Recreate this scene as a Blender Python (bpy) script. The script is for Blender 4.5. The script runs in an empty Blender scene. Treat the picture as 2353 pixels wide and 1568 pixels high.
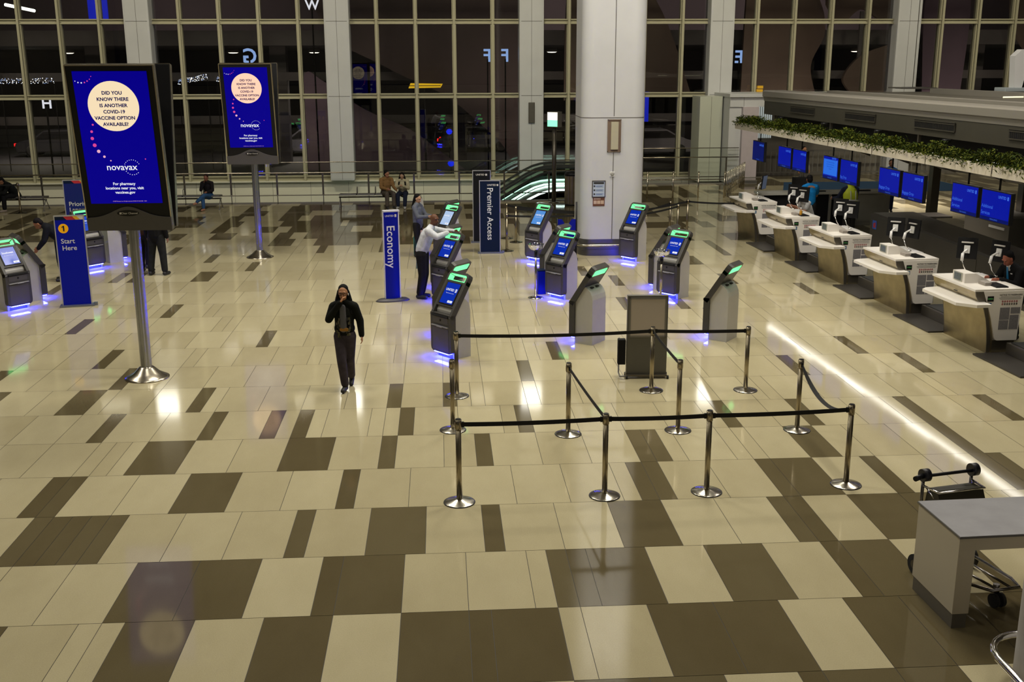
import bpy, bmesh, math, random
from mathutils import Vector, Matrix, Euler
random.seed(7)
S = bpy.context.scene
COL = S.collection
PI = math.pi

# ------------------------------------------------------------------ camera, sky, exposure
cam = bpy.data.objects.new('camera', bpy.data.cameras.new('camera')); COL.objects.link(cam)
def cam_rot(p, r, y):
    cp, sp, cy, sy = math.cos(p), math.sin(p), math.cos(y), math.sin(y)
    f = Vector((sy*cp, cy*cp, -sp)); rt = Vector((cy, -sy, 0)); up = rt.cross(f)
    cr, sr = math.cos(r), math.sin(r)
    return (cr*rt + sr*up), (-sr*rt + cr*up), f
_r, _u, _f = cam_rot(0.252145, -0.0027316, 0.0651814)
M = Matrix((( _r.x, _u.x, -_f.x, -0.996), (_r.y, _u.y, -_f.y, -7.712), (_r.z, _u.z, -_f.z, 4.818), (0, 0, 0, 1)))
cam.matrix_world = M
cam.data.sensor_width = 36; cam.data.lens = 2493.7/2353*36; cam.data.clip_end = 400
S.camera = cam
S.view_settings.view_transform = 'Standard'; S.view_settings.look = 'None'
S.view_settings.gamma = 1; S.view_settings.exposure = -0.12; S.view_settings.use_curve_mapping = False
w = bpy.data.worlds.new('night'); S.world = w; w.use_nodes = True
w.node_tree.nodes['Background'].inputs[0].default_value = (0.004, 0.0045, 0.008, 1)
w.node_tree.nodes['Background'].inputs[1].default_value = 1

# ceiling lamps of the hall (large warm panels high above)
def area(name, loc, sx, sy, power, col, rot=(0, 0, 0), spread=PI):
    l = bpy.data.lights.new(name, 'AREA'); l.shape = 'RECTANGLE'; l.size = sx; l.size_y = sy
    l.energy = power; l.color = col; l.spread = spread
    o = bpy.data.objects.new(name, l); COL.objects.link(o); o.location = loc; o.rotation_euler = rot
    return o
WARM = (1.0, 0.94, 0.80)
NEUT = (1.0, 0.90, 0.80)
LP = [(-14, 2, 150, WARM), (-14, 11, 250, WARM), (-14, 15.5, 350, WARM), (-4.5, -1, 130, WARM), (-4.5, 8, 440, WARM), (-4.5, 15.5, 780, WARM),
      (3.5, -1, 120, WARM), (3.5, 8, 760, WARM), (4, 15.5, 900, WARM), (11, 8, 260, NEUT), (12, 15.5, 420, NEUT)]
for (x, y, p, c) in LP:
    area('ceiling_lamp', (x, y, 13.4), 2.6, 2.6, p, c)

# unseen fill lights under the ceiling, added to brighten the window wall
for x in (-19, -9, 1, 11, 21):
    area('wall_fill', (x, 27.5, 13.3), 1.6, .8, 215, (1.0, .92, .68), (math.radians(52), 0, 0), math.radians(95))
# ------------------------------------------------------------------ materials
MATS = {}
def mat(name, col, rough=0.5, metal=0.0, emit=None, es=1.0, spec=0.5, noise=0.0, nscale=8.0, bump=0.0, coat=0.0, alpha=None, trans=0.0, aniso=None):
    if name in MATS: return MATS[name]
    m = bpy.data.materials.new(name); m.use_nodes = True; nt = m.node_tree
    b = nt.nodes['Principled BSDF']
    b.inputs['Base Color'].default_value = (*col, 1); b.inputs['Roughness'].default_value = rough
    b.inputs['Metallic'].default_value = metal; b.inputs['Specular IOR Level'].default_value = spec
    if coat: b.inputs['Coat Weight'].default_value = coat
    if trans: b.inputs['Transmission Weight'].default_value = trans
    if emit: b.inputs['Emission Color'].default_value = (*emit, 1); b.inputs['Emission Strength'].default_value = es
    if noise or bump:
        tc = nt.nodes.new('ShaderNodeTexCoord'); n = nt.nodes.new('ShaderNodeTexNoise'); n.inputs['Scale'].default_value = nscale
        n.inputs['Detail'].default_value = 5
        mp = nt.nodes.new('ShaderNodeMapping'); nt.links.new(tc.outputs['Object'], mp.inputs[0]); nt.links.new(mp.outputs[0], n.inputs['Vector'])
        if aniso: mp.inputs['Scale'].default_value = aniso
        if noise:
            mx = nt.nodes.new('ShaderNodeMix'); mx.data_type = 'RGBA'; mx.blend_type = 'MULTIPLY'
            mr = nt.nodes.new('ShaderNodeMapRange'); mr.inputs[1].default_value = .3; mr.inputs[2].default_value = .7
            mr.inputs[3].default_value = 1-noise; mr.inputs[4].default_value = 1+noise*.4
            nt.links.new(n.outputs[0], mr.inputs[0]); mx.inputs[0].default_value = 1
            mx.inputs[6].default_value = (*col, 1); nt.links.new(mr.outputs[0], mx.inputs[7]); nt.links.new(mx.outputs[2], b.inputs['Base Color'])
        if bump:
            bp = nt.nodes.new('ShaderNodeBump'); bp.inputs['Strength'].default_value = bump; bp.inputs['Distance'].default_value = .01
            nt.links.new(n.outputs[0], bp.inputs['Height']); nt.links.new(bp.outputs[0], b.inputs['Normal'])
    MATS[name] = m; return m

def glass_mat(name, tint, refl=1.0, rough=0.0, base=0.0):
    """thin sheet of glass: see-through, with the mirror of the room on it"""
    m = bpy.data.materials.new(name); m.use_nodes = True; nt = m.node_tree; nt.nodes.clear()
    o = nt.nodes.new('ShaderNodeOutputMaterial'); t = nt.nodes.new('ShaderNodeBsdfTransparent'); t.inputs[0].default_value = (*tint, 1)
    g = nt.nodes.new('ShaderNodeBsdfGlossy'); g.inputs['Roughness'].default_value = rough
    f = nt.nodes.new('ShaderNodeFresnel'); f.inputs[0].default_value = 1.5
    ma = nt.nodes.new('ShaderNodeMath'); ma.operation = 'MULTIPLY_ADD'; ma.inputs[1].default_value = refl; ma.inputs[2].default_value = base; ma.use_clamp = True
    mx = nt.nodes.new('ShaderNodeMixShader'); nt.links.new(f.outputs[0], ma.inputs[0]); nt.links.new(ma.outputs[0], mx.inputs[0])
    nt.links.new(t.outputs[0], mx.inputs[1]); nt.links.new(g.outputs[0], mx.inputs[2]); nt.links.new(mx.outputs[0], o.inputs[0])
    MATS[name] = m; return m

def tile_mat(name, c1, c2, dark):
    m = bpy.data.materials.new(name); m.use_nodes = True; nt = m.node_tree; b = nt.nodes['Principled BSDF']
    geo = nt.nodes.new('ShaderNodeNewGeometry'); tc = nt.nodes.new('ShaderNodeTexCoord')
    n = nt.nodes.new('ShaderNodeTexNoise'); n.inputs['Scale'].default_value = 1.1; n.inputs['Detail'].default_value = 8; n.inputs['Roughness'].default_value = .62
    mp = nt.nodes.new('ShaderNodeMapping'); mp.inputs['Scale'].default_value = (1.6, .7, 1)
    nt.links.new(tc.outputs['Object'], mp.inputs[0]); nt.links.new(mp.outputs[0], n.inputs['Vector'])
    add = nt.nodes.new('ShaderNodeMath'); add.operation = 'MULTIPLY_ADD'; add.inputs[1].default_value = .55; add.inputs[2].default_value = -.08
    nt.links.new(geo.outputs['Random Per Island'], add.inputs[0])
    a2 = nt.nodes.new('ShaderNodeMath'); a2.operation = 'MULTIPLY_ADD'; a2.inputs[1].default_value = .9; nt.links.new(n.outputs[0], a2.inputs[0]); nt.links.new(add.outputs[0], a2.inputs[2])
    s2 = nt.nodes.new('ShaderNodeMath'); s2.operation = 'SUBTRACT'; s2.inputs[1].default_value = .22; s2.use_clamp = True; nt.links.new(a2.outputs[0], s2.inputs[0])
    mx = nt.nodes.new('ShaderNodeMix'); mx.data_type = 'RGBA'; mx.inputs[6].default_value = (*c1, 1); mx.inputs[7].default_value = (*c2, 1)
    nt.links.new(s2.outputs[0], mx.inputs[0])
    # fine speckle of the terrazzo
    n2 = nt.nodes.new('ShaderNodeTexNoise'); n2.inputs['Scale'].default_value = 90; nt.links.new(tc.outputs['Object'], n2.inputs['Vector'])
    mr = nt.nodes.new('ShaderNodeMapRange'); mr.inputs[3].default_value = .86; mr.inputs[4].default_value = 1.12; nt.links.new(n2.outputs[0], mr.inputs[0])
    m2 = nt.nodes.new('ShaderNodeMix'); m2.data_type = 'RGBA'; m2.blend_type = 'MULTIPLY'; m2.inputs[0].default_value = 1
    nt.links.new(mx.outputs[2], m2.inputs[6]); nt.links.new(mr.outputs[0], m2.inputs[7]); nt.links.new(m2.outputs[2], b.inputs['Base Color'])
    n3 = nt.nodes.new('ShaderNodeTexNoise'); n3.inputs['Scale'].default_value = .8; nt.links.new(tc.outputs['Object'], n3.inputs['Vector'])
    r = nt.nodes.new('ShaderNodeMapRange'); r.inputs[3].default_value = .05; r.inputs[4].default_value = .095; nt.links.new(n3.outputs[0], r.inputs[0])
    nt.links.new(r.outputs[0], b.inputs['Roughness']); b.inputs['IOR'].default_value = 1.5
    MATS[name] = m; return m

tile_light = tile_mat('tile_light', (.425, .37, .225), (.575, .515, .335), False)
tile_dark = tile_mat('tile_dark', (.105, .082, .040), (.158, .130, .070), True)
grout = mat('grout', (.035, .03, .02), .6)
white_wall = mat('white_wall', (.60, .57, .48), .45, noise=.05, nscale=1.5)
column_white = mat('column_white', (.565, .570, .585), .38, noise=.05, nscale=1.2)
joint_dark = mat('joint_dark', (.10, .09, .08), .6)
mullion_m = mat('mullion', (.42, .395, .28), .55, spec=.2)
steel = mat('steel', (.52, .47, .38), .24, metal=1, noise=.12, nscale=6, aniso=(1, 1, .2))
steel_brushed = mat('steel_brushed', (.42, .36, .235), .34, metal=1, noise=.22, nscale=3.0)
steel_dark = mat('steel_dark', (.16, .145, .12), .35, metal=.8)
chrome = mat('chrome', (.75, .74, .72), .12, metal=1)
black = mat('black', (.008, .008, .009), .4, spec=.25)
black_matte = mat('black_matte', (.010, .010, .011), .8, spec=.2)
rubber = mat('rubber', (.02, .02, .02), .8)
belt_m = mat('belt_webbing', (.008, .008, .009), .85)
kiosk_dark = mat('kiosk_dark', (.050, .047, .043), .42, noise=.08, nscale=20)
kiosk_light = mat('kiosk_light', (.50, .49, .46), .5, noise=.05, nscale=6)
kiosk_mid = mat('kiosk_mid', (.075, .070, .072), .45)
counter_white = mat('counter_white', (.80, .76, .70), .35)
grey_metal = mat('grey_metal', (.20, .19, .17), .45, metal=.3)
canopy_dark = mat('canopy_dark', (.046, .042, .030), .5, noise=.08, nscale=2)
canopy_mould = mat('canopy_mould', (.215, .20, .17), .5)
planter_m = mat('planter', (.62, .57, .47), .5)
blue_panel = mat('blue_panel', (.003, .006, .10), .45, emit=(.0, .003, .22), es=.45, spec=.15)  # slight emission put into the blue, though these panels are no lamps
navy_panel = mat('navy_panel', (.004, .011, .035), .5, spec=.15)
navy_emit = mat('navy_emit', (.005, .01, .06), .35, emit=(.0, .003, .07), es=.5)  # faint emission put into the banner's navy
ad_blue = mat('ad_blue', (.0, .0, .02), .25, emit=(.002, .0, .25), es=1, spec=.08)
ad_circle = mat('ad_circle', (.02, .02, .02), .25, emit=(1.0, .80, .52), es=1.0)
ad_circle_pink = mat('ad_circle_pink', (.02, .02, .02), .25, emit=(1.0, .62, .44), es=1.15)
ad_white = mat('ad_white', (.02, .02, .02), .25, emit=(.9, .92, 1), es=1.0)
ad_navy = mat('ad_navy', (.0, .0, .03), .3, emit=(.0, .0, .07), es=1, spec=.08)
dot_pink = mat('dot_pink', (.02, 0, 0), .3, emit=(.75, .06, .32), es=1)
dot_pale = mat('dot_pale', (.02, 0, 0), .3, emit=(.85, .45, .6), es=1)
scr_blue = mat('screen_blue', (0, 0, .02), .2, emit=(.004, .03, .42), es=1, spec=.08)
scr_light = mat('screen_light', (0, 0, .02), .2, emit=(.10, .30, .72), es=1, spec=.08)
scr_pale = mat('screen_pale', (0, 0, .02), .2, emit=(.45, .60, .85), es=1, spec=.08)
mon_blue = mat('monitor_blue', (0, 0, .02), .25, emit=(.0, .006, .33), es=1, spec=.08)
mon_navy = mat('monitor_navy', (0, 0, .02), .25, emit=(.0, .004, .10), es=1, spec=.08)
mon_text = mat('monitor_text', (0, 0, .02), .25, emit=(.05, .16, .75), es=1, spec=.08)
mon_light = mat('monitor_light', (0, 0, .02), .25, emit=(.02, .15, .75), es=1, spec=.08)
green_glow = mat('green_glow', (.02, .2, .05), .3, emit=(.13, .95, .27), es=2.0)
green_soft = mat('green_soft', (.02, .2, .05), .3, emit=(.45, 1.0, .6), es=1.6)
blue_glow = mat('blue_glow', (.02, .02, .3), .3, emit=(.011, .014, 1.0), es=330.0)
white_paint = mat('white_paint', (.75, .75, .74), .4)
paper = mat('paper', (.62, .60, .57), .6)
ink = mat('ink', (.03, .03, .03), .7)
ink_grey = mat('ink_grey', (.22, .21, .22), .7, noise=.5, nscale=160)
red_ink = mat('red_ink', (.35, .02, .04), .6)
yellow = mat('yellow', (.75, .42, .02), .5)
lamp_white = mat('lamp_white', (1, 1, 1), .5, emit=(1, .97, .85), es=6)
esc_light = mat('escalator_light', (.5, 1, .9), .5, emit=(.80, 1, .95), es=3.2)
win_glass = glass_mat('window_glass', (.80, .80, .80), .9, 0, .015)
rail_glass = glass_mat('railing_glass', (.955, .965, .945), .22)
esc_glass = glass_mat('escalator_glass', (.86, .93, .89), .35)
bowl_glass = glass_mat('bowl_glass', (.88, .90, .94), .7, .02, .02)
leaf_m = mat('leaf', (.030, .048, .006), .8, spec=.1, noise=.5, nscale=30)
leaf2_m = mat('leaf_light', (.10, .115, .012), .8, spec=.1, noise=.4, nscale=30)

# ------------------------------------------------------------------ mesh helpers
class MB:
    def __init__(s): s.bm = bmesh.new(); s.mats = []; s.mi = 0
    def use(s, m):
        if m not in s.mats: s.mats.append(m)
        s.mi = s.mats.index(m); return s
    def _set(s, faces):
        for f in faces: f.material_index = s.mi
    def box(s, x0, x1, y0, y1, z0, z1, mx=None, bev=0.0):
        vs = [s.bm.verts.new(Vector(p)) for p in ((x0,y0,z0),(x1,y0,z0),(x1,y1,z0),(x0,y1,z0),(x0,y0,z1),(x1,y0,z1),(x1,y1,z1),(x0,y1,z1))]
        fs = [s.bm.faces.new([vs[i] for i in q]) for q in ((3,2,1,0),(4,5,6,7),(0,1,5,4),(1,2,6,5),(2,3,7,6),(3,0,4,7))]
        s._set(fs)
        if bev:
            r = bmesh.ops.bevel(s.bm, geom=list({e for f in fs for e in f.edges}), offset=bev, segments=2, affect='EDGES', profile=.7)
            s._set(r['faces']); vs = list({v for f in r['faces'] for v in f.verts} | {v for v in vs if v.is_valid})
        if mx is not None:
            for v in vs:
                if v.is_valid: v.co = mx @ v.co
        return s
    def tube(s, pts, r, n=10, cap=True, r2=None, closed=False):
        pts = [Vector(p) for p in pts]; rings = []
        prev = None
        for i, p in enumerate(pts):
            if closed: d = pts[(i+1) % len(pts)] - pts[i-1]
            elif i == 0: d = pts[1]-p
            elif i == len(pts)-1: d = p-pts[i-1]
            else: d = (pts[i+1]-p).normalized() + (p-pts[i-1]).normalized()
            d.normalize()
            if prev is None:
                a = Vector((0, 0, 1)) if abs(d.z) < .9 else Vector((1, 0, 0))
                u = d.cross(a).normalized()
            else: u = (prev - d*prev.dot(d)).normalized()
            prev = u; v = d.cross(u)
            rr = r if r2 is None else r + (r2-r)*i/(len(pts)-1)
            if isinstance(r, (list, tuple)): rr = r[i]
            rings.append([s.bm.verts.new(p + (u*math.cos(2*PI*k/n) + v*math.sin(2*PI*k/n))*rr) for k in range(n)])
        fs = []
        m = len(rings)
        for i in range(m if closed else m-1):
            A, B = rings[i], rings[(i+1) % m]
            for k in range(n): fs.append(s.bm.faces.new((A[k], A[(k+1) % n], B[(k+1) % n], B[k])))
        for f in fs: f.smooth = True
        if cap and not closed:
            fs.append(s.bm.faces.new(rings[0][::-1])); fs.append(s.bm.faces.new(rings[-1]))
        s._set(fs); return s
    def lathe(s, prof, c=(0, 0, 0), n=32, smooth=True):
        rings = []
        for (r, z) in prof:
            rings.append([s.bm.verts.new((c[0]+r*math.cos(2*PI*k/n), c[1]+r*math.sin(2*PI*k/n), c[2]+z)) for k in range(n)])
        fs = []
        for A, B in zip(rings, rings[1:]):
            for k in range(n): fs.append(s.bm.faces.new((A[k], A[(k+1) % n], B[(k+1) % n], B[k])))
        for f in fs: f.smooth = smooth
        fs.append(s.bm.faces.new(rings[0][::-1])); fs.append(s.bm.faces.new(rings[-1])); s._set(fs); return s
    def prism(s, poly, a, b, axis='x', mx=None, smooth=False):
        """poly: 2D points; extruded along axis from a to b. axis x: (y,z); y: (x,z); z: (x,y)"""
        def P(p, t):
            return {'x': (t, p[0], p[1]), 'y': (p[0], t, p[1]), 'z': (p[0], p[1], t)}[axis]
        A = [s.bm.verts.new(Vector(P(p, a))) for p in poly]; B = [s.bm.verts.new(Vector(P(p, b))) for p in poly]
        fs = [s.bm.faces.new(A), s.bm.faces.new(B[::-1])]; n = len(poly)
        for i in range(n):
            f = s.bm.faces.new((A[i], B[i], B[(i+1) % n], A[(i+1) % n])); f.smooth = smooth; fs.append(f)
        s._set(fs)
        if mx is not None:
            for v in A+B: v.co = mx @ v.co
        return s
    def quad(s, *ps):
        f = s.bm.faces.new([s.bm.verts.new(Vector(p)) for p in ps]); s._set([f]); return s
    def build(s, name, m=None, parent=None, loc=None, rot=None, recalc=True):
        if recalc: bmesh.ops.recalc_face_normals(s.bm, faces=s.bm.faces)
        me = bpy.data.meshes.new(name); s.bm.to_mesh(me); s.bm.free()
        ms = s.mats if s.mats else [m or white_paint]
        for q in ms: me.materials.append(q)
        o = bpy.data.objects.new(name, me); COL.objects.link(o)
        if parent: o.parent = parent
        if loc is not None: o.location = loc
        if rot is not None: o.rotation_euler = rot
        return o
def tag(o, label=None, cat=None, group=None, kind=None):
    if label: o['label'] = label
    if cat: o['category'] = cat
    if group: o['group'] = group
    if kind: o['kind'] = kind
    return o
def thing(name, label, cat, loc=(0, 0, 0), rz=0, group=None):
    o = bpy.data.objects.new(name, None); COL.objects.link(o); o.location = loc; o.rotation_euler = (0, 0, rz)
    return tag(o, label, cat, group)
def struct(o): o['kind'] = 'structure'; return o
def copy_tree(o, parent=None):
    c = o.copy(); COL.objects.link(c); c.parent = parent
    for ch in list(o.children): copy_tree(ch, c)
    return c
TXT = {}
def text_mesh(body, size, bold=0.0, align='CENTER', sx=1.0):
    k = (body, size, bold, align, sx)
    if k in TXT: return TXT[k]
    cu = bpy.data.curves.new('t', 'FONT'); cu.body = body; cu.size = size; cu.align_x = align; cu.align_y = 'CENTER'
    cu.offset = bold*size; cu.resolution_u = 3; cu.space_line = 1.0
    o = bpy.data.objects.new('t', cu); COL.objects.link(o)
    bpy.context.view_layer.update()
    me = bpy.data.meshes.new_from_object(o.evaluated_get(bpy.context.evaluated_depsgraph_get()))
    bpy.data.objects.remove(o); TXT[k] = me
    return me
def text(name, body, size, m, parent, loc, rot=(PI/2, 0, 0), bold=0.0, align='CENTER', scale=(1, 1, 1)):
    me = text_mesh(body, size, bold, align).copy(); me.name = name
    me.materials.clear(); me.materials.append(m)
    o = bpy.data.objects.new(name, me); COL.objects.link(o); o.parent = parent; o.location = loc; o.rotation_euler = rot; o.scale = scale
    return o
def rotm(rz, loc=(0, 0, 0)): return Matrix.Translation(Vector(loc)) @ Matrix.Rotation(rz, 4, 'Z')
def disc(mb, cx, cz, r, y, n=40, th=.002):
    mb.prism([(cx+r*math.cos(2*PI*k/n), cz+r*math.sin(2*PI*k/n)) for k in range(n)], y, y+th, 'y')

# ------------------------------------------------------------------ floor
UW = .2032; RD = 1.2058
def gx(i): return i*UW if i <= 15 else (i-.4)*UW
R = {}
R[-1] = [(0,3,1),(3,6,1),(6,9,0),(9,10,1),(10,13,1),(13,16,1),(16,19,0),(-4,0,0)]
R[0] = [(-28,-24,1),(-24,-21,0),(-21,-20,0),(-20,-19,0),(-19,-16,1),(-16,-13,0),(-13,-10,1),(-10,-7,0),(-7,-4,1),(-4,-3,1),(-3,0,1),(0,1,0),(1,4,0),(4,7,1),(7,10,1),(10,13,0),(13,16,1),(16,19,1),(19,22,1)]
R[1] = [(-29,-26,0),(-26,-23,0),(-23,-20,0),(-20,-17,1),(-17,-14,1),(-14,-11,0),(-11,-10,1),(-10,-7,1),(-7,-4,0),(-4,-1,0),(-1,0,0),(0,1,1),(1,2,1),(2,5,1),(5,8,0),(8,11,1),(11,14,0),(14,15,1),(15,18,1),(18,21,0),(21,22,1),(22,25,0)]
R[2] = [(-30,-27,0),(-27,-26,1),(-26,-25,1),(-25,-24,1),(-24,-23,1),(-23,-22,1),(-22,-19,0),(-19,-16,0),(-16,-13,0),(-13,-12,1),(-12,-9,0),(-9,-6,1),(-6,-3,0),(-3,-2,1),(-2,1,0),(1,4,0),(4,7,1),(7,10,0),(10,13,0),(13,14,1),(14,15,1),(15,18,0),(18,21,1),(21,23,1),(23,26,0)]
R[3] = [(-31,-28,0),(-28,-27,1),(-27,-26,1),(-26,-23,0),(-23,-20,0),(-20,-17,1),(-17,-14,0),(-14,-11,0),(-11,-10,1),(-10,-7,0),(-7,-4,0),(-4,-1,0),(-1,2,0),(2,5,0),(5,6,0),(6,7,1),(7,8,1),(8,11,0),(11,14,0),(14,15,1),(15,18,1),(18,21,0),(21,22,1),(22,25,0),(25,28,0),(28,29,1),(29,30,1),(30,33,0)]
R[4] = [(-33,-30,0),(-30,-27,0),(-27,-26,0),(-26,-25,0),(-25,-24,0),(-24,-21,1),(-21,-18,0),(-18,-15,0),(-15,-12,1),(-12,-9,0),(-9,-8,1),(-8,-5,0),(-5,-3,0),(-3,-2,1),(-2,1,0),(1,4,0),(4,7,0),(7,8,1),(8,9,1),(9,10,0),(10,13,0),(13,14,0),(14,15,0),(15,18,0),(18,20,1),(20,22,0),(22,25,0),(25,28,0),(28,29,1),(29,32,0)]
DK = [(4, 28, 1), (5, -28, 1), (5, -21, 1), (5, -17, 1), (5, -15, 1), (5, -8, 1), (5, 0, 1), (5, 14, 1), (5, 20, 1), (5, 28, 1), (5, 34, 1), (6, -38, 1), (6, -32, 2), (6, -23, 1), (6, -9, 1), (6, -5, 1), (7, -40, 1), (7, -30, 1), (7, 1, 1), (7, 23, 1), (7, 33, 1), (8, -33, 1), (8, 4, 1), (8, 30, 1), (9, -21, 1), (10, -39, 1), (11, -32, 1), (11, 13, 1), (11, 19, 1), (13, -47, 1), (13, 14, 1), (14, -42, 1), (14, -40, 1), (14, -33, 2), (14, 11, 1), (15, -28, 1), (15, -8, 1), (15, 25, 1), (15, 26, 1), (16, -34, 1), (17, -40, 1), (17, -21, 1), (17, -13, 1), (17, 31, 1), (18, -27, 1)]
for (row, i, wd) in DK:
    if row >= 5: R.setdefault(row, []).append((i, i+wd, 1))
rng = random.Random(11)
def floor_rows():
    out = []
    for row in range(-4, 33):
        y0, y1 = row*RD, (row+1)*RD
        ex = sorted(R.get(row, [])); spans = []
        lo, hi = -130, 150
        far = row >= 18
        def fill(a, b):
            i = a
            while i < b:
                if far:
                    dk = rng.random() < (.55 if row > 18 else .3); wd = rng.choice((1, 2, 3, 3))
                    if i > 30 and row < 24: dk = rng.random() < .3
                else:
                    wd = rng.choice((3, 3, 3, 3, 1)); dk = (row < -1 and rng.random() < .45) or (row > 4 and wd == 1 and rng.random() < .10 and (i > 26 or i < -50))
                    if row > 4 and i+wd > b: pass
                wd = min(wd, b-i); spans.append((i, i+wd, int(dk))); i += wd
        c = lo
        for (a, b, d) in ex:
            if a < c: a = c
            if a >= b: continue
            if a > c: fill(c, a)
            spans.append((a, b, d)); c = b
        fill(c, hi)
        for (a, b, d) in spans: out.append((gx(a), gx(b), y0, y1, d))
    return out
fb = MB(); g = .0029
WELL = (-40, 4.4, 31.0)   # the escalator well starts beyond this line
for (x0, x1, y0, y1, d) in floor_rows():
    ymax = 31.0 if x1 <= 4.6 else 35.9 if x1 < 11.3 else 39.5
    if y0 >= ymax: continue
    y1 = min(y1, ymax)
    fb.use(tile_dark if d else tile_light).quad((x0+g, y0+g, 0), (x1-g, y0+g, 0), (x1-g, y1-g, 0), (x0+g, y1-g, 0))
fb.use(grout)
fb.box(-26.5, 4.5, -4.9, 31.05, -.35, -.003); fb.box(4.5, 11.3, -4.9, 35.95, -.35, -.003); fb.box(11.3, 30.6, -4.9, 39.6, -.35, -.003)
struct(fb.build('floor', recalc=False))

# ------------------------------------------------------------------ room shell
def sbox(name, m, *a, bev=0.0): b = MB(); b.box(*a, bev=bev); return struct(b.build(name, m))
CEIL = 14.0
ceil_m = mat('ceiling_paint', (.30, .28, .24), .8)
sbox('ceiling', ceil_m, -27, 31, -5.5, 39.6, CEIL, CEIL+.3)
sbox('wall_left', mat('side_wall', (.16, .145, .12), .7), -27, -26.6, -5.5, 39.6, -6, CEIL)
sbox('wall_right', MATS['side_wall'], 30.7, 31.1, -5.5, 39.6, -6, CEIL)
back_m = mat('back_wall', (.14, .13, .11), .7)
sbox('wall_back', back_m, -27, 31, -8.6, -8.2, 3.0, CEIL)
sbox('wall_back_lower', back_m, -27, 31, -5.4, -5.0, -.3, 3.0)
well_m = mat('well_wall', (.74, .71, .60), .5, noise=.06, nscale=.7)
wb = MB(); wb.use(well_m).box(-26.6, 11.4, 38.75, 39.4, -6, -.02); wb.use(joint_dark)
for i in range(-16, 8): wb.box(i*1.584-.13, i*1.584-.12, 38.745, 38.76, -6, -.05)
struct(wb.build('wall_well'))
sbox('floor_lower', mat('lower_floor', (.3, .27, .2), .5), -26.6, 11.4, 31, 39, -6.2, -6)
sbox('trim_1', well_m, -26.6, 4.6, 31.0, 31.12, -.9, -.01)
sbox('trim_2', well_m, 4.5, 11.4, 35.9, 36.02, -.9, -.01)
sbox('trim_3', well_m, 4.5, 4.62, 31.0, 36, -.9, -.01)

# window wall: bays between the white columns
P0, PW = 2.85, 7.92
NC = list(range(-3, 4))
def window_bay(n, x0, x1, zb):
    f = MB(); f.use(mullion_m)
    k = int(round((x1-x0)/1.584)) if x1-x0 > 4 else 3
    c0 = x0-.5
    for j in range(1, 5):
        x = c0+1.584*j
        if x0 < x < x1: f.box(x-.085, x+.085, 38.75, 39.05, zb, CEIL); f.box(x-.045, x+.045, 38.62, 38.76, zb, CEIL)
    for z in (0.09, 3.45, 6.42, 9.4, 12.4):
        if z < zb: continue
        f.box(x0, x1, 38.78, 39.0, z-.10, z+.10); f.box(x0, x1, 38.7, 38.8, z+.055, z+.10); f.box(x0, x1, 38.7, 38.8, z-.10, z-.055)
    o = struct(f.build('window_%d' % n))
    g2 = MB(); g2.box(x0, x1, 38.90, 38.915, zb+.02, CEIL); g2.build('pane', win_glass, o)
    return o
cols = [P0+PW*n for n in NC]
for i, c in enumerate(cols[:-1]): window_bay(i+1, c+.5, cols[i+1]-.5, 0.0 if c < 10 else 3.55)
window_bay(8, cols[-1]+.5, cols[-1]+PW-.5, 3.55)
# sill wall under the right-hand windows
sbox('wall_far', mat('far_wall', (.20, .18, .15), .6), 11.4, 31, 39.0, 39.5, -.3, 3.5)
sbox('trim_4', well_m, -26.6, 11.4, 38.55, 38.95, -.06, -.01)
def wall_column(x):
    b = MB(); b.use(column_white).box(x-.51, x+.51, 38.3, 39.25, 0.0, CEIL, bev=.10)
    b.use(joint_dark).box(x-.006, x+.006, 38.296, 38.31, 0.05, CEIL-.05)
    for z in (3.45, 6.42, 9.4, 12.4): b.box(x-.43, x+.43, 38.295, 38.31, z-.008, z+.008)
    o = struct(b.build('column'))
    return o
for i, c in enumerate(cols):
    o = wall_column(c); o.name = 'trim_%d' % (10+i)
    if c > 12: continue
    # lit glass box high on each column (its mirror image lies on the polished floor)
    t = thing('column_light', 'bright square light box high up on a white window column', 'light', (c, 38.28, 9.6), 0, 'light boxes on the window columns')
    a = MB(); a.box(-.5, .5, -.06, 0, -.55, .55, bev=.02); a.build('housing', grey_metal, t)
    a = MB(); a.box(-.45, .45, -.075, -.055, -.5, .5); a.build('diffuser', mat('lightbox', (1, 1, 1), .5, emit=(1, .97, .86), es=6.5), t)
# grille on the column behind the escalators
t = thing('wall_vent', 'small upright metal vent on the white window column behind the escalator', 'vent', (P0-.0, 38.28, 2.75))
a = MB(); a.box(-.13, .13, -.04, 0, -.42, .42); a.build('frame', steel_dark, t)
a = MB(); [a.box(-.10, .10, -.055, -.035, -.38+k*.05, -.36+k*.05) for k in range(16)]; a.build('slats', grey_metal, t)

# big round-cornered column in the hall
def rrect(hx, hy, r, n=16):
    p = []
    for (cx, cy, a0) in ((hx-r, hy-r, 0), (-hx+r, hy-r, PI/2), (-hx+r, -hy+r, PI), (hx-r, -hy+r, 3*PI/2)):
        for k in range(n+1): a = a0+PI/2*k/n; p.append((cx+r*math.cos(a), cy+r*math.sin(a)))
    return p
BX, BY = 3.34, 20.35
b = MB(); b.use(column_white).prism([(BX+x, BY+y) for x, y in rrect(.80, .80, .30)], 0, CEIL, 'z', smooth=False)
b.use(joint_dark).box(BX-.008, BX+.008, BY-.806, BY-.795, .42, 2.6); b.box(BX-.008, BX+.008, BY-.806, BY-.795, 3.5, CEIL-.1)
b.prism([(BX+x, BY+y) for x, y in rrect(.803, .803, .30)], 3.452, 3.468, 'z')
b.prism([(BX+x, BY+y) for x, y in rrect(.803, .803, .30)], 7.6, 7.615, 'z')
o = b.build('trim_20'); struct(o)
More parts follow.
